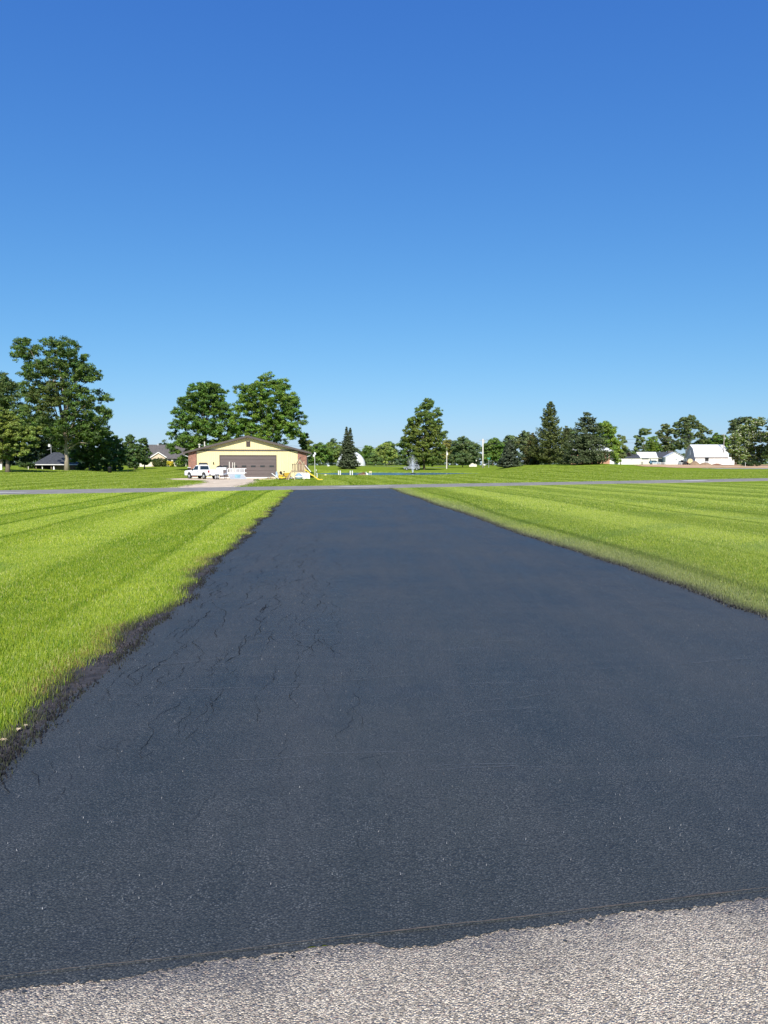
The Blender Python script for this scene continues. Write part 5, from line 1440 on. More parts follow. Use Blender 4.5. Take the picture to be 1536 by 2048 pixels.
    # wavy slide
    pts = [(610.4, 941.0), (613.5, 941.8), (617.5, 945.3), (622, 949.8), (626.5, 952.0), (630.5, 954.8), (635, 958.6), (639, 960.2), (645.5, 960.4)]
    V = []; Fs = []
    for i, (a, c) in enumerate(pts):
        x, z = P(a, c)
        f = i / (len(pts) - 1); yo = .35 - .35 * f
        for y, dz in ((-.28, .13), (-.24, .13), (-.22, .0), (.22, .0), (.24, .13), (.28, .13), (.28, -.03), (-.28, -.03)):
            V.append((x, y + yo, z + dz))
    m_ = 8
    for i in range(len(pts) - 1):
        for q in range(m_): Fs.append((i * m_ + q, i * m_ + (q + 1) % m_, (i + 1) * m_ + (q + 1) % m_, (i + 1) * m_ + q))
    Fs += [tuple(range(m_)), tuple((len(pts) - 1) * m_ + q for q in range(m_))]
    mb = MB(); mb.add(V, Fs); mb.build('slide', 'yellow_plastic', t)
play_set()

# ------------------------------------------------------------------ poles, posts and small things on the far lawn
t, b = place('birdhouse_pole', 'thin pale pole with two white gourd birdhouses beside the garage', 'birdhouse', 630, 108); k = 108 / F
mb = MB(); mb.tube([(0, 0, 0), (-.02, 0, 3.4), (-.1, 0, 3.95)], .035, 6); mb.build('pole', 'white_paint', t)
for dx, dz in ((-.16, 3.3), (.05, 3.62)):
    mb = MB(); mb.lathe([(0, -.2), (.13, -.12), (.16, .02), (.09, .18), (.03, .28)], 10, (dx, 0, dz)); mb.build('gourd', 'white_metal', t, smooth=True)
t, b = place('short_white_post', 'short white post with hooked top right of the birdhouse pole', 'post', 633.5, 108)
mb = MB(); mb.box((.06, 0, .35), (.1, .1, .7)); mb.bar((.02, 0, .68), (-.08, 0, 1.3), .08, .08); mb.build('post', 'white_paint', t)
mb = MB(); mb.box((.02, -.06, .95), (.12, .04, .3)); mb.build('band', 'black', t)
for q, (px, lab) in enumerate([(677.2, 'white marker post, first from the left of the four by the pond'), (680.7, 'white marker post, second from the left of the four by the pond'),
                               (700.6, 'white marker post, third from the left of the four by the pond'), (704.8, 'white marker post, rightmost of the four by the pond')]):
    b = gz(px, 137); mb = MB(); mb.tube([(0, 0, -.1), (0, 0, .78)], .105, 10); mb.lathe([(.12, .78), (.12, .84), (.0, .88)], 10)
    o = mb.build('marker_post', 'white_paint'); o.location = b; tag(o, lab, 'post', 'short white posts on the near bank of the pond')
t, b = place('brush_pile', 'rusty brown pile of sticks at the near edge of the pond', 'brush pile', 726, 136.5)
rg = np.random.default_rng(3); mb = MB()
for _ in range(90):
    x = rg.uniform(-.95, .95); y = rg.uniform(-.6, .6); a = rg.uniform(-.8, .8); L_ = rg.uniform(.3, .8)
    mb.tube([(x, y, 0), (x + L_ * math.sin(a) * .6, y + rg.uniform(-.2, .2), L_ * math.cos(a) * (1 - abs(x) * .5))], [.03, .01], 4, cap=False)
mb.build('stick', 'rust', t, kind='stuff')
mb = MB(); mb.lathe([(1.1, 0), (.9, .16), (.5, .22), (0, .24)], 14); mb.build('base', 'dirt', t)
t, b = place('duck_figure', 'small white duck figure between the brush pile and the small sign', 'garden figure', 734.5, 134)
mb = MB(); mb.lathe([(0, .02), (.22, .06), (.28, .2), (.2, .34), (0, .38)], 10); mb.tube([(-.14, 0, .3), (-.2, 0, .55)], [.08, .06], 8); mb.lathe([(0, -.08), (.09, 0), (0, .09)], 8, (-.21, 0, .6)); mb.build('body', 'white_paint', t, smooth=True)
mb = MB(); mb.bar((-.26, 0, .6), (-.4, 0, .58), .05, .03); mb.build('bill', 'yellow_paint', t)
t, b = place('small_sign', 'small cream sign board on two short legs at the left end of the pond', 'sign', 741, 135)
mb = MB(); mb.box((0, 0, .62), (.5, .05, .32)); mb.build('board', 'bale', t)
for s_ in (-.13, .13):
    mb = MB(); mb.box((s_, .03, .24), (.06, .05, .5)); mb.build('leg', 'white_paint', t)
for px, D, col, lab in [(651, 132, 'bale', 'cream flat stone on the striped slope right of the birdhouse pole'), (657, 246, 'white_paint', 'long pale rock at the top of the striped slope right of the garage')]:
    o = rock(px, D, .28 if D < 200 else .5, lab, col, 'lawn_rock', 'rock', None)

# fountain: many thin arcing jets
t, b = place('pond_fountain', 'fountain throwing a fan of fine water jets up from the pond', 'fountain', 825.5, 166)
t.location.z = POND_Z; k = 166 / F
rg = np.random.default_rng(14); V = []; 
for j in range(260):
    az = rg.uniform(0, 2 * math.pi); sp = rg.uniform(0, 1); hh = 4.3 * (1 - .20 * sp) * rg.uniform(.6, 1.05); out = 1.35 * sp
    nd = 55
    f = rg.uniform(0, 1, nd) ** .8 * 1.03
    z = hh * f * (1.5 - .5 * f)
    r = out * f + rg.normal(0, .02, nd) * (1 + 2 * f)
    P = np.stack([r * math.cos(az), r * math.sin(az), z + .05], 1) + rg.normal(0, .03, (nd, 3))
    V.append(P)
P = np.concatenate(V); n = len(P); sz = .020 * rg.uniform(.5, 1.6, n)
W_ = np.zeros((n, 3, 3)); d1 = rg.normal(0, 1, (n, 3)) * .4; d1[:, 2] += 1.6; d2 = rg.normal(0, 1, (n, 3))
W_[:, 0] = P + d1 * sz[:, None]; W_[:, 1] = P + d2 * sz[:, None] * .7; W_[:, 2] = P - d1 * sz[:, None]
link('spray', mesh_np('spray', W_.reshape(-1, 3), np.arange(3 * n).reshape(-1, 3)), M['spray'], t)
mb = MB(); mb.lathe([(.55, -.05), (.6, .08), (.3, .18), (.12, .22)], 14); mb.build('nozzle_float', 'black', t)
mb = MB(); mb.tube([(0, 0, .15), (0, 0, .9)], [.10, .06], 8); mb.build('jet', 'spray', t)

# silver SUV behind the fountain
def suv(px, D, rz, label, paint):
    b = gz(px, D, .03); t = thing('parked_car', label, 'car', b, los(px) + rz)
    prof = [(-2.3, .45), (-2.35, .95), (-2.25, 1.05), (-1.95, 1.62), (-1.75, 1.70), (.25, 1.70), (1.0, 1.12), (2.15, .98), (2.32, .75), (2.3, .4), (1.9, .36)]
    prof += [(1.42 + .42 * math.cos(math.pi * i / 6), .36 + .42 * math.sin(math.pi * i / 6)) for i in range(7)] + [(-1.42 + .42 * math.cos(math.pi * i / 6), .36 + .42 * math.sin(math.pi * i / 6)) for i in range(7)]
    mb = MB(); mb.extrude(prof, -.92, .92); mb.build('body', paint, t, bevel=.03)
    for s_ in (-1, 1):
        mb = MB(); mb.extrude([(-1.85, 1.12), (-1.7, 1.56), (-.75, 1.58), (-.75, 1.12)], s_ * .90, s_ * .932); mb.build('window', 'glass', t)
        mb = MB(); mb.extrude([(-.65, 1.12), (-.65, 1.58), (.2, 1.58), (.78, 1.12)], s_ * .90, s_ * .932); mb.build('window', 'glass', t)
        for x in (-1.42, 1.42):
            mb = MB(); mb.wheel((x, s_ * .80, .35), .35, .24); w_ = mb.build('wheel', 'rubber', t)
            mb = MB(); mb.wheel((x, s_ * .83, .35), .21, .22, n=12); mb.build('rim', 'chrome', w_)
        mb = MB(); mb.box((2.25, s_ * .7, .84), (.14, .3, .14)); mb.build('headlight', 'white_metal', t)
        mb = MB(); mb.box((-2.3, s_ * .78, .98), (.1, .16, .26)); mb.build('tail_light', 'red_lens', t)
    mb = MB(); mb.add([(.28, -.8, 1.66), (.28, .8, 1.66), (.98, .84, 1.16), (.98, -.84, 1.16), (.32, -.8, 1.69), (.32, .8, 1.69), (1.02, .84, 1.19), (1.02, -.84, 1.19)], [(0, 1, 2, 3), (4, 5, 6, 7), (0, 1, 5, 4), (1, 2, 6, 5), (2, 3, 7, 6), (3, 0, 4, 7)]); mb.build('windscreen', 'glass', t)
    mb = MB()
    for s_ in (-1, 1): mb.bar((-1.6, s_ * .7, 1.76), (.1, s_ * .7, 1.76), .04, .05)
    mb.build('roof_rail', 'black', t)
suv(823.5, 205, R(178), 'silver car parked behind the pond fountain under the tall oval tree', 'silver')
suv(1308, 318, R(20), 'small blue-grey car parked in front of the long white farmhouse', 'blue_paint')

# utility poles and wires
def pole(name, label, px, D, top, r, mat, arms=True, box=None, lean=0):
    t, b = place(name, label, 'utility pole', px, D); H = zrow(top, D) - b[2]
    mb = MB(); mb.tube([(0, 0, -.2), (lean * .5, 0, H * .5), (lean, 0, H)], [r * 1.15, r, r * .75], 10); mb.build('shaft', mat, t, smooth=True)
    if arms:
        mb = MB(); mb.box((lean, 0, H - .5), (2.2, .10, .12)); mb.build('crossarm', 'pole_grey', t)
        for x in (-1, -.4, .4, 1):
            mb = MB(); mb.lathe([(.03, 0), (.06, .05), (.06, .13), (0, .18)], 8, (x + lean, 0, H - .44)); mb.build('insulator', 'grey_wall', t)
    if box:
        mb = MB(); mb.lathe([(0, 0), (.26, .02), (.26, .75), (0, .8)], 12, (.38, 0, H * box)); mb.build('transformer', 'grey_wall', t)
    return b, H
pA = pole('utility_pole', 'tall pale utility pole with crossarm and transformer left of the grey-green conifers', 965, 230, 878, .24, 'post_pale', True, .86)
pB = pole('utility_pole', 'grey utility pole standing in front of the white barn', 1445, 300, 868, .17, 'pole_grey', True, .82)
t, b = place('service_pole', 'short white service pole with meter box on the lawn right of the tall oval tree', 'utility pole', 893, 228); H = zrow(897, 228) - b[2]
mb = MB(); mb.tube([(0, 0, -.1), (0, 0, H)], [.19, .15], 10); mb.build('shaft', 'post_pale', t)
mb = MB(); mb.box((.22, -.1, H * .73), (.34, .25, .8)); mb.build('meter_box', 'white_metal', t)
mb = MB(); mb.tube([(0, 0, H), (0, 0, H + .5)], .05, 6); mb.build('conduit', 'grey_wall', t)
t, b = place('street_sign', 'green crossed street name sign on a post right of the tall utility pole', 'street sign', 977, 226); H = zrow(915.5, 226) - b[2]
mb = MB(); mb.tube([(0, 0, 0), (0, 0, H)], .06, 6); mb.build('post', 'grey_wall', t)
mb = MB(); mb.box((0, 0, H - .15), (1.0, .05, .25)); mb.build('name_blade', 'green_sign', t)
mb = MB(); mb.box((.1, 0, H - .48), (.62, .05, .2), rz=.9); mb.build('name_blade', 'green_sign', t)
t, b = place('mail_box', 'white roadside box beside the tall utility pole', 'mailbox', 968.5, 228)
mb = MB(); mb.box((0, 0, 1.0), (.6, .5, .45)); mb.build('body', 'white_metal', t, bevel=.03)
mb = MB(); mb.box((0, 0, .4), (.1, .1, .8)); mb.build('post', 'wood', t)
def wire(label, p0, p1, sag):
    o = None; pts = []
    for i in range(25):
        f = i / 24; q = Vector(p0).lerp(Vector(p1), f); q.z -= 4 * sag * f * (1 - f); pts.append(q - Vector(p0))
    mb = MB(); mb.tube(pts, .035, 4, cap=False); o = mb.build('power_line', 'wire'); o.location = p0
    tag(o, label, 'power line', 'overhead power lines')
wire('upper power line strung from the tall pale pole to the pole at the barn', (pA[0][0] + 1, pA[0][1], pA[0][2] + pA[1] - .3), (pB[0][0] - 1, pB[0][1], pB[0][2] + pB[1] - .3), 1.1)
wire('lower power line strung from the tall pale pole to the pole at the barn', (pA[0][0] + .4, pA[0][1], pA[0][2] + pA[1] - 1.6), (pB[0][0] - .4, pB[0][1], pB[0][2] + pB[1] - 1.6), 1.1)
xe, ye = at(520, 262)
wire('power line running left from the tall pale pole past the oval tree', (pA[0][0] - 1, pA[0][1], pA[0][2] + pA[1] - 1.2), (xe, ye, 9.4), 1.5)

# ------------------------------------------------------------------ buildings
def house_box(t, x0, x1, y0, y1, h, mat, name='wall'):
    mb = MB(); mb.box(((x0 + x1) / 2, (y0 + y1) / 2, h / 2 - .2), (x1 - x0, y1 - y0, h + .4)); return mb.build(name, mat, t)
def gable_roof(t, x0, x1, y0, y1, ze, zr, mat, over=.35, axis='x', th=.16, name='roof', wallmat=None):
    """ridge along axis; wallmat fills the gable triangles"""
    mb = MB()
    if axis == 'x':
        ym = (y0 + y1) / 2; s_ = (zr - ze) / (ym - y0); e = ze - over * s_
        mb.extrude([(y0 - over, e), (ym, zr), (y1 + over, e), (y1 + over, e + th), (ym, zr + th), (y0 - over, e + th)], x0 - over, x1 + over, 'x')
        r = mb.build(name, mat, t)
        if wallmat:
            mb = MB(); mb.extrude([(y0, ze - .05), (y1, ze - .05), (ym, zr - .03)], x0, x1, 'x'); mb.build('gable', wallmat, t)
    else:
        xm = (x0 + x1) / 2; s_ = (zr - ze) / (xm - x0); e = ze - over * s_
        mb.extrude([(x0 - over, e), (xm, zr), (x1 + over, e), (x1 + over, e + th), (xm, zr + th), (x0 - over, e + th)], y0 - over, y1 + over)
        r = mb.build(name, mat, t)
        if wallmat:
            mb = MB(); mb.extrude([(x0, ze - .05), (x1, ze - .05), (xm, zr - .03)], y0, y1); mb.build('gable', wallmat, t)
    return r
def win(t, x, y, z, w, h, mat='glass', frame='white_paint', name='window'):
    mb = MB(); mb.box((x, y, z), (w + .14, .08, h + .14)); f = mb.build(name, frame, t)
    mb = MB(); mb.box((x, y - .045, z), (w, .03, h)); mb.build('pane', mat, f)
    return f

# dark pavilion on the left rise
px, D = 115.5, 150; t, b = place('park_pavilion', 'dark hip-roofed pavilion partly behind the tallest pale trunk', 'pavilion', px, D); k = D / F
t.location.z = zrow(943, D) - .6; b = (b[0], b[1], t.location.z)
hw = 44 * k; ze = zrow(928.5, D) - b[2]; zp = zrow(911.5, D) - b[2]
mb = MB(); rl = .6
vs = [(-hw, -4.2, ze), (hw, -4.2, ze), (hw, 4.2, ze), (-hw, 4.2, ze), (-rl, 0, zp + .7), (rl, 0, zp + .7)]
mb.add(vs, [(0, 1, 5, 4), (1, 2, 5), (2, 3, 4, 5), (3, 0, 4), (0, 3, 2, 1)]); mb.build('roof', 'dark_roof', t)
mb = MB()
mb.box((0, -4.22, ze - .08), (2 * hw + .1, .06, .17)); mb.box((-hw - .02, 0, ze - .08), (.06, 8.4, .17)); mb.box((hw + .02, 0, ze - .08), (.06, 8.4, .17)); mb.build('fascia', 'white_paint', t)
mb = MB(); mb.box((1.9, .3, ze / 2), (5.2, 6.5, ze - .1)); mb.build('wall', 'brick_dark', t)
mb = MB(); mb.box((-2.6, 2.8, ze / 2), (3.8, .2, ze - .1)); mb.build('rear_wall', 'black', t)
for x in (-3.9, -2.75, -1.1):
    mb = MB(); mb.box((x, -3.7, ze / 2), (.16, .16, ze - .05)); mb.build('post', 'wood_dark' if x != -2.75 else 'white_paint', t)
mb = MB(); mb.box((0, 0, .05), (2 * hw - .6, 7.6, .3)); mb.build('slab', 'stone', t)
t2 = thing('picnic_bench', 'white bench under the open left bay of the pavilion', 'bench', (b[0] - 2.4, b[1] - 3.9, b[2] + .2), 0)
mb = MB(); mb.box((0, 0, .45), (1.5, .4, .06)); mb.build('seat', 'white_paint', t2)
for x in (-.6, .6):
    mb = MB(); mb.box((x, 0, .22), (.08, .35, .42)); mb.build('leg', 'white_paint', t2)
t2 = thing('hanging_cloth', 'white cone shaped cloth hanging just left of the pale trunk under the pavilion eave', 'cloth', (b[0] + 1.15, b[1] - 3.95, b[2] + .75), 0)
mb = MB(); mb.lathe([(.04, 1.0), (.12, .75), (.2, .3), (.26, 0), (.22, .02)], 10); mb.build('cloth', 'cloth', t2); mb = MB(); mb.tube([(0, 0, 1.0), (0, 0, ze - .8)], .015, 4); mb.build('cord', 'wire', t2)
t2, b2 = place('weather_vane_pole', 'thin pole with white birdhouse rising behind the pavilion roof', 'birdhouse', 104.5, 156)
t2.location.z = b[2]; mb = MB(); mb.tube([(0, 0, 0), (0, 0, zrow(888, 156) - b[2])], .05, 6); mb.build('pole', 'grey_wall', t2)
mb = MB(); hz = zrow(892, 156) - b[2]; mb.box((-.35, 0, hz), (.42, .3, .4)); mb.extrude([(-.62, hz + .2), (-.08, hz + .2), (-.35, hz + .45)], -.2, .2); mb.build('house', 'white_paint', t2)
mb = MB(); mb.tube([(0, 0, hz - .6), (-.8, 0, hz - .9)], .03, 5); mb.build('arm', 'grey_wall', t2)
t2, b2 = place('utility_box', 'white box at the extreme left frame edge on top of the grassy rise', 'box', 1, 122)
mb = MB(); mb.box((0, 0, .5), (.7, .6, 1.0)); mb.build('body', 'white_paint', t2, bevel=.03); mb = MB(); mb.box((0, 0, 1.02), (.76, .66, .06)); mb.build('lid', 'white_metal', t2)
t2, b2 = place('trash_bin', 'dark upright bin on the lawn edge in front of the left trees', 'bin', 220.5, 124)
mb = MB(); mb.lathe([(0, 0), (.28, 0), (.34, .85), (.36, .9)], 12); mb.build('body', 'black', t2, smooth=True); mb = MB(); mb.lathe([(.37, .9), (.3, 1.0), (0, 1.06)], 12); mb.build('lid', 'black', t2)
t2, b2 = place('shepherd_hook', 'thin dark hook pole standing on the lawn left of the tan house', 'garden pole', 257, 122)
mb = MB(); mb.tube([(0, 0, 0), (0, 0, 1.7), (.08, 0, 1.85), (.2, 0, 1.85), (.26, 0, 1.75)], .03, 5); mb.build('pole', 'black', t2); mb = MB(); mb.lathe([(0, 0), (.09, .02), (.09, .16), (0, .2)], 8, (.26, 0, 1.52)); mb.build('feeder', 'black', t2)
t2, b2 = place('wooden_stake', 'short pale stake on the rise left of the pavilion', 'stake', 58, 128)
mb = MB(); mb.box((0, 0, .25), (.12, .1, .6)); mb.build('stake', 'post_pale', t2)

# tan house left of the garage
px, D = 335, 212; t, b = place('tan_house', 'tan house with brown-grey roof and small front gable left of the garage', 'house', px, D); k = D / F
def XX(p_): return (p_ - px) * k
def ZZ(r_): return zrow(r_, D) - b[2]
house_box(t, XX(303), XX(372), 0, 9, ZZ(914), 'cream_wall')
gable_roof(t, XX(303), XX(372), 0, 9, ZZ(915), ZZ(892) + .3, 'grey_roof', .5, 'x')
mb = MB(); mb.box((XX(319), -.9, ZZ(914) / 2), (XX(332) - XX(306), 1.9, ZZ(914))); mb.build('porch_wall', 'tan_wall', t)
gable_roof(t, XX(306), XX(332), -1.9, 3, ZZ(914), ZZ(905.5), 'grey_roof', .3, 'y', name='porch_roof', wallmat='tan_wall')
mb = MB(); xm = XX(319); zr_ = ZZ(905.5) + .05; s_ = (zr_ - ZZ(914)) / (XX(332) - xm)
for sg in (-1, 1): mb.bar((xm, -2.25, zr_), (xm + sg * (XX(332) - xm + .35), -2.25, ZZ(914) - .35 * s_ + .05), .06, .26)
mb.build('gable_trim', 'white_paint', t)
house_box(t, XX(283), XX(303) - .01, .6, 8, ZZ(921), 'cream_wall', 'side_wing')
win(t, XX(352), -.03, 1.7, 1.6, 1.1); win(t, XX(340), -.03, 1.7, .9, 1.1); win(t, XX(297), .57, 1.2, 1.0, .8)
mb = MB(); mb.box((XX(318), 4.5, ZZ(890)), (.5, .5, .9)); mb.build('chimney', 'grey_wall', t)
mb = MB(); mb.tube([(XX(309), 4.5, ZZ(893)), (XX(309), 4.5, ZZ(890.5))], .08, 6); mb.build('vent_pipe', 'grey_wall', t)

# white dome behind the double spruce
px, D = 702, 290; t, b = place('white_dome', 'white round dome building half hidden behind the double-topped spruce', 'dome', px, D); k = D / F
Rr_ = 29 * k; mb = MB(); mb.lathe([(Rr_ * math.cos(a), max(0, Rr_ * math.sin(a) - .0)) for a in np.linspace(0, math.pi / 2, 12)], 32); mb.build('shell', 'white_metal', t, smooth=True)
mb = MB(); mb.box((2.8, -Rr_ * .86, 1.1), (1.2, .8, 2.2)); mb.build('door', 'grey_wall', t)

# orange brick house behind the blue-grey spruce
px, D = 1178, 212; t, b = place('brick_house', 'orange brick house with pale roof hidden behind the broad blue-grey spruce', 'house', px, D); k = D / F
house_box(t, XX(1142), XX(1216.5), 0, 9, zrow(902, D) - b[2], 'brick_orange')
def ZZ(r_): return zrow(r_, D) - b[2]
mb = MB(); ra_, rb_ = XX(1142) - .9, XX(1216.5) + .9
mb.add([(ra_, -.9, ZZ(902)), (rb_, -.9, ZZ(902)), (rb_, 9.9, ZZ(902)), (ra_, 9.9, ZZ(902)), (ra_ + 4.2, 4.5, ZZ(886)), (rb_ - 4.2, 4.5, ZZ(886)), (ra_, -.9, ZZ(902) - .2), (rb_, -.9, ZZ(902) - .2), (rb_, 9.9, ZZ(902) - .2), (ra_, 9.9, ZZ(902) - .2)],
    [(0, 1, 5, 4), (1, 2, 5), (2, 3, 4, 5), (3, 0, 4), (6, 7, 1, 0), (7, 8, 2, 1), (8, 9, 3, 2), (9, 6, 0, 3), (6, 9, 8, 7)]); mb.build('roof', 'white_roof', t)
win(t, XX(1212), -.03, ZZ(912), .6, 1.0); win(t, XX(1150), -.03, ZZ(915), 1.0, 1.2); win(t, XX(1195), -.03, ZZ(915), 1.0, 1.2)
mb = MB(); mb.box((XX(1136), 4.5, ZZ(886)), (1.4, 1.2, 1.6)); mb.build('chimney', 'white_paint', t)

# farm buildings on the right
def farm(px_, D_, name, label, cat, rz=0):
    t, b = place(name, label, cat, px_, D_, rz=rz); kk = D_ / F
    return t, (lambda p_: (p_ - px_) * kk), (lambda r_: zrow(r_, D_) - b[2])
t, XX, ZZ = farm(1225, 322, 'small_shed', 'tiny white shed half hidden at the right foot of the bright green tree', 'shed')
house_box(t, XX(1214), XX(1231), 0, 4, ZZ(919), 'white_paint'); gable_roof(t, XX(1214), XX(1231), 0, 4, ZZ(919), ZZ(916), 'grey_roof', .2, 'x', wallmat='white_paint'); mb = MB(); mb.box((XX(1228), -.03, 1.1), (.7, .06, 1.9)); mb.build('door', 'grey_wall', t)
t, XX, ZZ = farm(1258, 318, 'white_shed', 'long low white shed with dark grey roof, left end of the farm buildings', 'shed', R(15))
house_box(t, XX(1236), XX(1277), 0, 7, ZZ(916), 'white_paint'); gable_roof(t, XX(1236), XX(1277), 0, 7, ZZ(916), ZZ(909.5), 'dark_roof', .3, 'x', wallmat='grey_wall')
win(t, XX(1262), -.03, ZZ(919.5), .8, .35, 'grey_wall', 'grey_wall'); win(t, XX(1245), -.03, ZZ(917.5), .5, .2, 'grey_wall', 'grey_wall')
mb = MB(); mb.box((XX(1236) - .03, 3.0, 1.1), (.06, 1.0, 2.0)); mb.build('door', 'grey_wall', t)
t, XX, ZZ = farm(1300, 326, 'long_farmhouse', 'long white-roofed farmhouse in the middle of the farm buildings', 'house', R(11))
house_box(t, XX(1277.5), XX(1334), 0, 9, ZZ(915), 'cream_wall'); gable_roof(t, XX(1277.5), XX(1313), 0, 9, ZZ(915), ZZ(904.5), 'white_roof', .4, 'x', wallmat='grey_wall')
gable_roof(t, XX(1313) + .42, XX(1336), 0, 9, ZZ(914.5), ZZ(904.5), 'dark_roof', .35, 'x', name='side_roof')
for i in range(5): win(t, XX(1284.5 + i * 2.6), -.03, ZZ(917.8), .42, .35, 'glass', 'grey_wall')
win(t, XX(1299.5), -.03, ZZ(919.5), .4, .7); mb = MB(); mb.box((XX(1317.5), -.03, ZZ(921)), (1.6, .07, 1.9)); mb.build('door', 'glass', t)
mb = MB(); mb.box((XX(1327), -.6, ZZ(920.5)), (2.3, 1.2, 2.6)); mb.build('porch', 'grey_wall', t)
mb = MB(); mb.box((XX(1276) , -.02, ZZ(922.5)), (.9, .2, 2.0)); mb.build('shed_door', 'black', t)
mb = MB(); mb.box((XX(1341), 5.2, ZZ(905)), (2.4, 2.4, 1.6)); mb.build('roof_block', 'grey_roof', t)
t, XX, ZZ = farm(1349, 316, 'white_gable_house', 'white gable-fronted building between the long farmhouse and the barn', 'house', R(8))
house_box(t, XX(1331), XX(1365), 0, 10, ZZ(914), 'white_paint'); gable_roof(t, XX(1331), XX(1365), 0, 10, ZZ(914), ZZ(904.5), 'white_roof', .35, 'y', wallmat='white_paint')
win(t, XX(1351), -.03, ZZ(919), .6, .4, 'grey_wall', 'grey_wall')
mb = MB(); mb.box((XX(1362), -.03, ZZ(923.5)), (1.2, .07, 1.4)); mb.build('opening', 'black', t)

# gambrel barn: long wall faces the camera, end gable turned to the left
t, XX, ZZ = farm(1389, 300, 'gambrel_barn', 'white gambrel-roofed barn with a shaded grey-blue gable end', 'barn', R(21))
k = 306 / F; L_ = 62 * k; Wd = 10.5; he = ZZ(912); ht = ZZ(888.5) - .2; hm = he + (ht - he) * .62
# local: ridge along +x from x=0, depth along y 0..Wd
prof = [(0, -.3), (Wd, -.3), (Wd, he), (Wd * .84, hm), (Wd * .5, ht), (Wd * .16, hm), (0, he)]
mb = MB(); mb.extrude([(a, z) for a, z in prof], 0, L_, 'x'); mb.build('wall', 'white_paint', t)
mb = MB(); mb.extrude([(a, z - .06 if z > 0 else z) for a, z in [(0.02, -.3), (Wd - .02, -.3), (Wd - .02, he), (Wd * .84, hm), (Wd * .5, ht), (Wd * .16, hm), (0.02, he)]], -.08, 0.0, 'x'); mb.build('gable_wall', 'grey_wall', t)  # end wall of the white barn coloured grey to paint in its shade
mb = MB(); o_ = .14
outer = [(-.55, he - .45), (Wd * .16 - .1, hm + .1), (Wd * .5, ht + .16), (Wd * .84 + .1, hm + .1), (Wd + .55, he - .45)]
inner = [(Wd + .5, he - .55), (Wd * .84 + .02, hm - .0), (Wd * .5, ht + .02), (Wd * .16 - .02, hm - .0), (-.5, he - .55)]
mb.extrude(outer + inner, -.45, L_ + .3, 'x'); r_ = mb.build('roof', 'white_roof', t)
mb = MB(); mb.extrude([(a, z + .03) for a, z in outer] + [(a, z - .10) for a, z in inner], -.56, -.46, 'x'); mb.build('bargeboard', 'grey_wall', r_)
mb = MB(); mb.box((L_ / 2, -.60, he - .52), (L_ + .6, .12, .12)); mb.build('gutter', 'grey_wall', r_)
mb = MB(); mb.box((-.12, Wd * .5, he + 1.5), (.06, 1.3, 1.9)); mb.build('hay_door', 'white_paint', t)
for yy in (1.6, 7.6): mb = MB(); mb.box((-.12, yy, 1.5), (.06, .9, .9)); mb.build('window', 'white_paint', t)
x_ = XX(1411) * 1.02
mb = MB(); mb.box((x_ + 8.4 * 0, -.03, he - 1.6), (1.5, .1, 2.3)); mb.build('doorway', 'black', t)
mb = MB(); mb.box((x_ , -.09, he - 2.6), (1.5, .06, .9)); mb.build('half_door', 'grey_wall', t)
for xx in (7.4, 8.0, 14.2): mb = MB(); mb.box((xx * .66 if xx < 9 else xx * .9, -.03, he - .55), (.4, .07, .4)); mb.build('window', 'glass', t)
# lean-to at the right end and at the far left side
mb = MB(); mb.box((L_ + 1.4, 2.5, he / 2 - .2), (2.8, 5, he - .4)); mb.build('annex', 'white_paint', t)
mb = MB(); mb.extrude([(Wd, he - .3), (Wd + 3, he - 1.6), (Wd + 3, -.3), (Wd, -.3)], 0, 6, 'x'); mb.build('lean_to', 'grey_wall', t)

# things in the farmyard
t, XX, ZZ = farm(1382, 292, 'feed_tank', 'round cream tank on legs before the shaded barn gable', 'tank')
mb = MB(); mb.tube([(-.6, .9, 1.6), (-.6, -.9, 1.6)], 1.0, 18); mb.build('tank', 'bale', t, smooth=False)
for x in (-1.1, -.1):
    for y in (-.7, .7):
        mb = MB(); mb.box((x, y, .4), (.12, .12, .9)); mb.build('leg', 'pole_grey', t)
def mound(px, D, w, h, label, mat, seed):
    rg = np.random.default_rng(seed); b = gz(px, D); k = D / F; w *= k / 2; n = 20; V = []; Fs = []
    for i in range(5):
        f = i / 4
        for q in range(n):
            a = 2 * math.pi * q / n; r = w * (1 - f) ** .8 * rg.uniform(.85, 1.12)
            V.append((r * math.cos(a), r * .5 * math.sin(a), h * k * math.sin(f * math.pi / 2) * rg.uniform(.85, 1.1) - .05))
    for i in range(4):
        for q in range(n): Fs.append((i * n + q, i * n + (q + 1) % n, (i + 1) * n + (q + 1) % n, (i + 1) * n + q))
    mb = MB(); mb.add(V, Fs); o = mb.build('dirt_mound', mat, None, smooth=True); o.location = b; tag(o, label, 'mound', 'mounds in front of the barn')
mound(1388, 284, 22, 8, 'taller brown earth mound in front of the barn gable end', 'dirt', 1)
mound(1408, 290, 28, 5, 'long low earth mound in front of the barn wall', 'dirt', 2)
mound(1432, 294, 22, 3, 'lowest earth mound at the foot of the utility pole by the barn', 'rust', 3)
t, XX, ZZ = farm(1337, 300, 'board_fence', 'low white board fence in front of the gable-fronted farm building', 'fence')
for i in range(9): mb = MB(); mb.box((-6.5 + i * 1.6, 0, .55), (.12, .12, 1.1)); mb.build('post', 'white_paint', t)
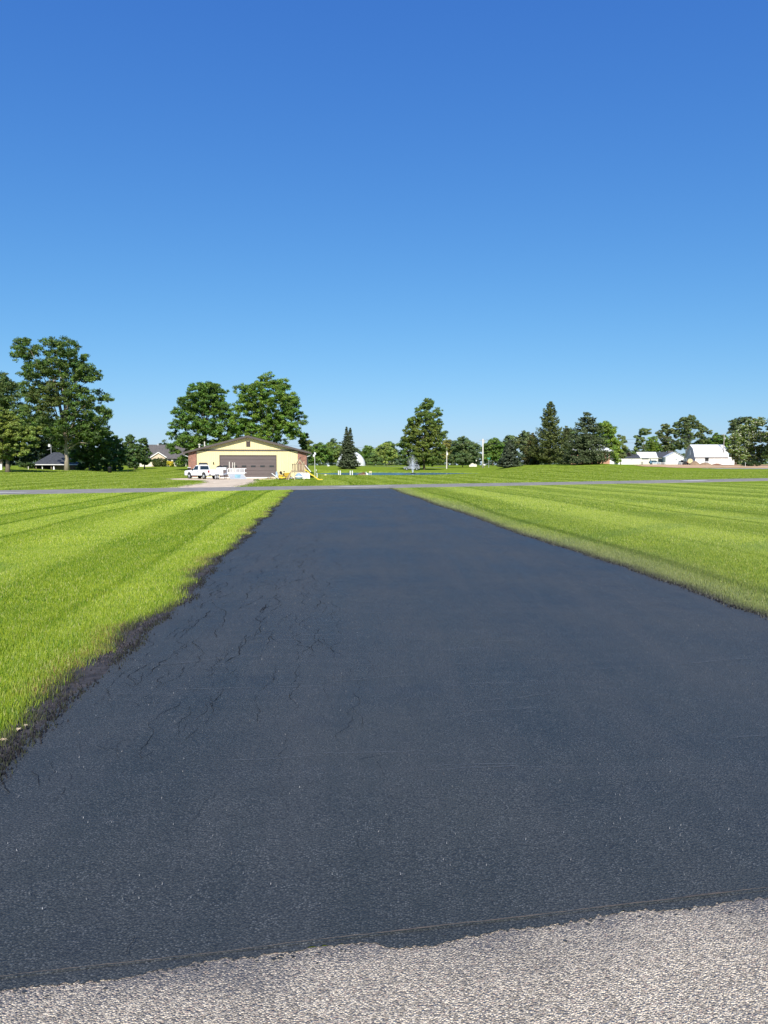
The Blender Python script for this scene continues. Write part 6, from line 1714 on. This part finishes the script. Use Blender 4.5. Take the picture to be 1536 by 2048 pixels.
for z in (.35, .85): mb = MB(); mb.box((0, -.07, z), (13.0, .04, .14)); mb.build('rail', 'white_paint', t)
t, XX, ZZ = farm(1371, 298, 'farm_tractor', 'small dark tractor between gable building and barn', 'tractor', R(20))
for x, r__ in ((-.7, .75), (1.0, .45)):
    for s_ in (-1, 1): mb = MB(); mb.wheel((x, s_ * .75, r__), r__, .35, n=16); mb.build('wheel', 'rubber', t)
mb = MB(); mb.box((.6, 0, 1.1), (1.6, .7, .6)); mb.box((-.5, 0, 1.1), (.9, .9, .5)); mb.build('hood', 'rust', t, bevel=.04)
mb = MB()
for x in (-.95, -.1):
    for s_ in (-.45, .45): mb.box((x, s_, 1.9), (.07, .07, 1.2))
mb.box((-.5, 0, 2.5), (1.2, 1.1, .08)); mb.build('canopy', 'grey_wall', t)
mb = MB(); mb.box((-.7, 0, 1.5), (.4, .5, .3)); mb.build('seat', 'black', t)
for px_, D_, lab in [(1283, 305, 'lone grey trash bin near the long farmhouse wall'), ]:
    t, XX, ZZ = farm(px_, D_, 'trash_bin', lab, 'bin'); mb = MB(); mb.box((0, 0, .55), (.7, .7, 1.1)); mb.build('body', 'pole_grey', t, bevel=.04); mb = MB(); mb.box((0, 0, 1.13), (.76, .76, .08)); mb.build('lid', 'black', t)
t, XX, ZZ = farm(1489, 236, 'white_stake', 'thin white stake before the blooming tree at right', 'stake'); mb = MB(); mb.tube([(0, 0, 0), (.05, 0, 1.4)], .06, 6); mb.build('stake', 'white_paint', t)
# neighbouring white house glimpsed between the trees right of the service pole
t, XX, ZZ = farm(946, 275, 'white_cottage', 'white cottage roof glimpsed through the trees left of the tall utility pole', 'house')
house_box(t, XX(938), XX(953), 0, 6, ZZ(917), 'cream_wall'); gable_roof(t, XX(938), XX(953), 0, 6, ZZ(917), ZZ(912.5), 'white_roof', .3, 'x', wallmat='cream_wall'); win(t, XX(948), -.03, ZZ(920), .8, .8)
print('tris', sum(len(o.data.polygons) for o in bpy.data.objects if o.type == 'MESH'), 'objects', len(bpy.data.objects))
